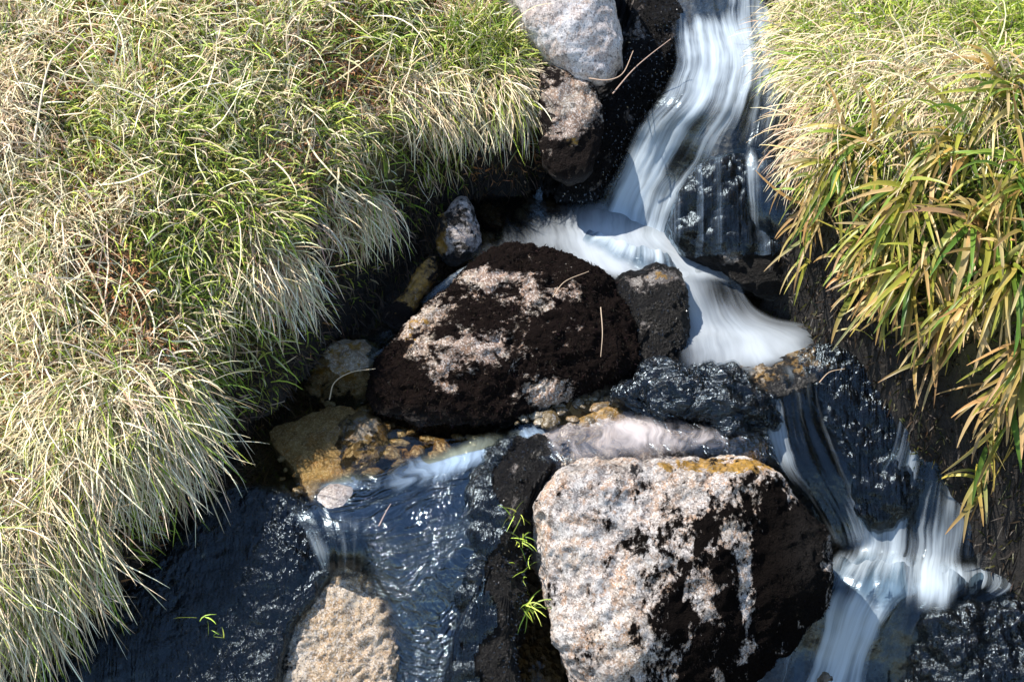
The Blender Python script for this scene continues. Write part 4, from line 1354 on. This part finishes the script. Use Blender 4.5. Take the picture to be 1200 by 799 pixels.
rush('narrow golden plant in the middle of the clump, leaves pointing down left', 1050, 255, 34, (-.3, -.5, .15), .13, .24, .65, 15, wmul=.8)


# ------------------------------------------------------------------ small things: stalks, sprouts
def line_strip(pts, w, col):
    P = crom(np.array(pts, float), np.linspace(0, len(pts) - 1, 18))
    n = len(P)
    T = np.gradient(P, axis=0)
    T /= np.linalg.norm(T, axis=1)[:, None]
    S = np.cross(T, [0.1, -.6, .8])
    S /= np.linalg.norm(S, axis=1)[:, None]
    N = np.cross(S, T)
    V, k = [], 6
    for j in range(k):
        a = 2 * math.pi * j / k
        V.append(P + (S * math.cos(a) + N * math.sin(a)) * (w * np.linspace(1, .5, n))[:, None])
    V = np.stack(V, 1).reshape(-1, 3)
    i = np.arange(n * k).reshape(n, k)
    j2 = np.roll(i, -1, 1)
    F = np.stack([i[:-1], j2[:-1], j2[1:], i[1:]], -1).reshape(-1, 4)
    C = np.tile(np.array(col, float), (len(V), 1))
    return V, F, C


def stalk(label, pts, w=.0016, col=(.6, .48, .32), cat='grass stalk', name='dry_stalk'):
    W = [at(*p) for p in pts]
    V, F, C = line_strip(W, w, col)
    o = make_mesh(name, V, F, V.mean(0), M_grass, cols={'col': C})
    return tag(o, label, cat)


stalk('pale bent stalk arching out of the clear pool beside the domed boulder', [(386, 468, .07), (392, 448, .12), (412, 436, .15), (440, 432, .16)])
stalk('thin root hooked over the black rock left of the waterfall', [(690, 92, .60), (712, 94, .60), (730, 86, .61), (742, 60, .64)], .0018, (.5, .36, .26), 'root', 'root')
stalk('long thin root lying diagonally across the black rock left of the waterfall', [(718, 110, .57), (740, 84, .60), (760, 66, .63), (786, 46, .66)], .0018, (.45, .32, .25), 'root', 'root')
stalk('bare twig fallen on the smooth dark water', [(444, 616, .07), (452, 600, .075), (458, 590, .08)], .0016, (.4, .3, .26), 'twig', 'twig')
stalk('white bent stalk lying on the left bank near the top', [(40, 165, .70), (56, 80, .80), (76, 58, .82), (100, 34, .86)], .0025, (.72, .62, .45))


for q, (lab, pts) in enumerate([
        ('short pale straw standing on the left shoulder of the domed boulder', [(500, 420, .17), (508, 406, .19), (516, 392, .21)]),
        ('second short straw leaning beside it on the domed boulder', [(506, 434, .15), (508, 416, .18), (507, 404, .2)]),
        ('fine reddish stalk across the top of the domed boulder', [(648, 348, .30), (662, 330, .32), (690, 318, .33)]),
        ('thin stalk hanging down the right face of the domed boulder', [(704, 360, .27), (706, 390, .24), (704, 418, .2)]),
        ('bleached grass stem caught on the dark rock beside the right hand falls', [(960, 448, .16), (972, 436, .17), (990, 432, .17)]),
        ('brown stem lying on the mud at the foot of the left bank', [(306, 470, .10), (318, 474, .09), (334, 470, .09)])]):
    stalk(lab, pts, .0013, (.5, .38, .27))


def sprout(label, px, py, z, n, seed, L=.05):
    r = np.random.default_rng(500 + seed)
    P = np.tile(at(px, py, z), (n, 1)) + r.normal(0, .008, (n, 3))
    d = np.array([.1, -.5, .6]) + r.normal(0, .5, (n, 3))
    c = pick(GREEN, n, r) * 1.2
    V, F, C = blades(P, d, r.uniform(L * .5, L, n), r.uniform(.002, .0036, n), c, c * 1.2, .6, 4, .4, seed=seed, collide=False)
    o = make_mesh('sprout', V, F, P.mean(0), M_grass, cols={'col': C}, smooth=False)
    return tag(o, label, 'sprout')


sprout('topmost green sprout in the dark cleft left of the foreground boulder', 606, 604, .06, 10, 1)
sprout('second green sprout down in the cleft left of the foreground boulder', 612, 632, .02, 10, 2)
sprout('thin green sprout halfway down the cleft left of the foreground boulder', 612, 670, -.04, 9, 3)
sprout('lowest spray of fine grass in the cleft left of the foreground boulder', 618, 712, -.10, 26, 4, .08)
sprout('small pair of green blades on the wet black moss slope', 238, 722, .0, 4, 5, .05)
sprout('tiny sprout on the wet black moss slope, right of the pair of blades', 256, 744, -.02, 5, 6, .04)
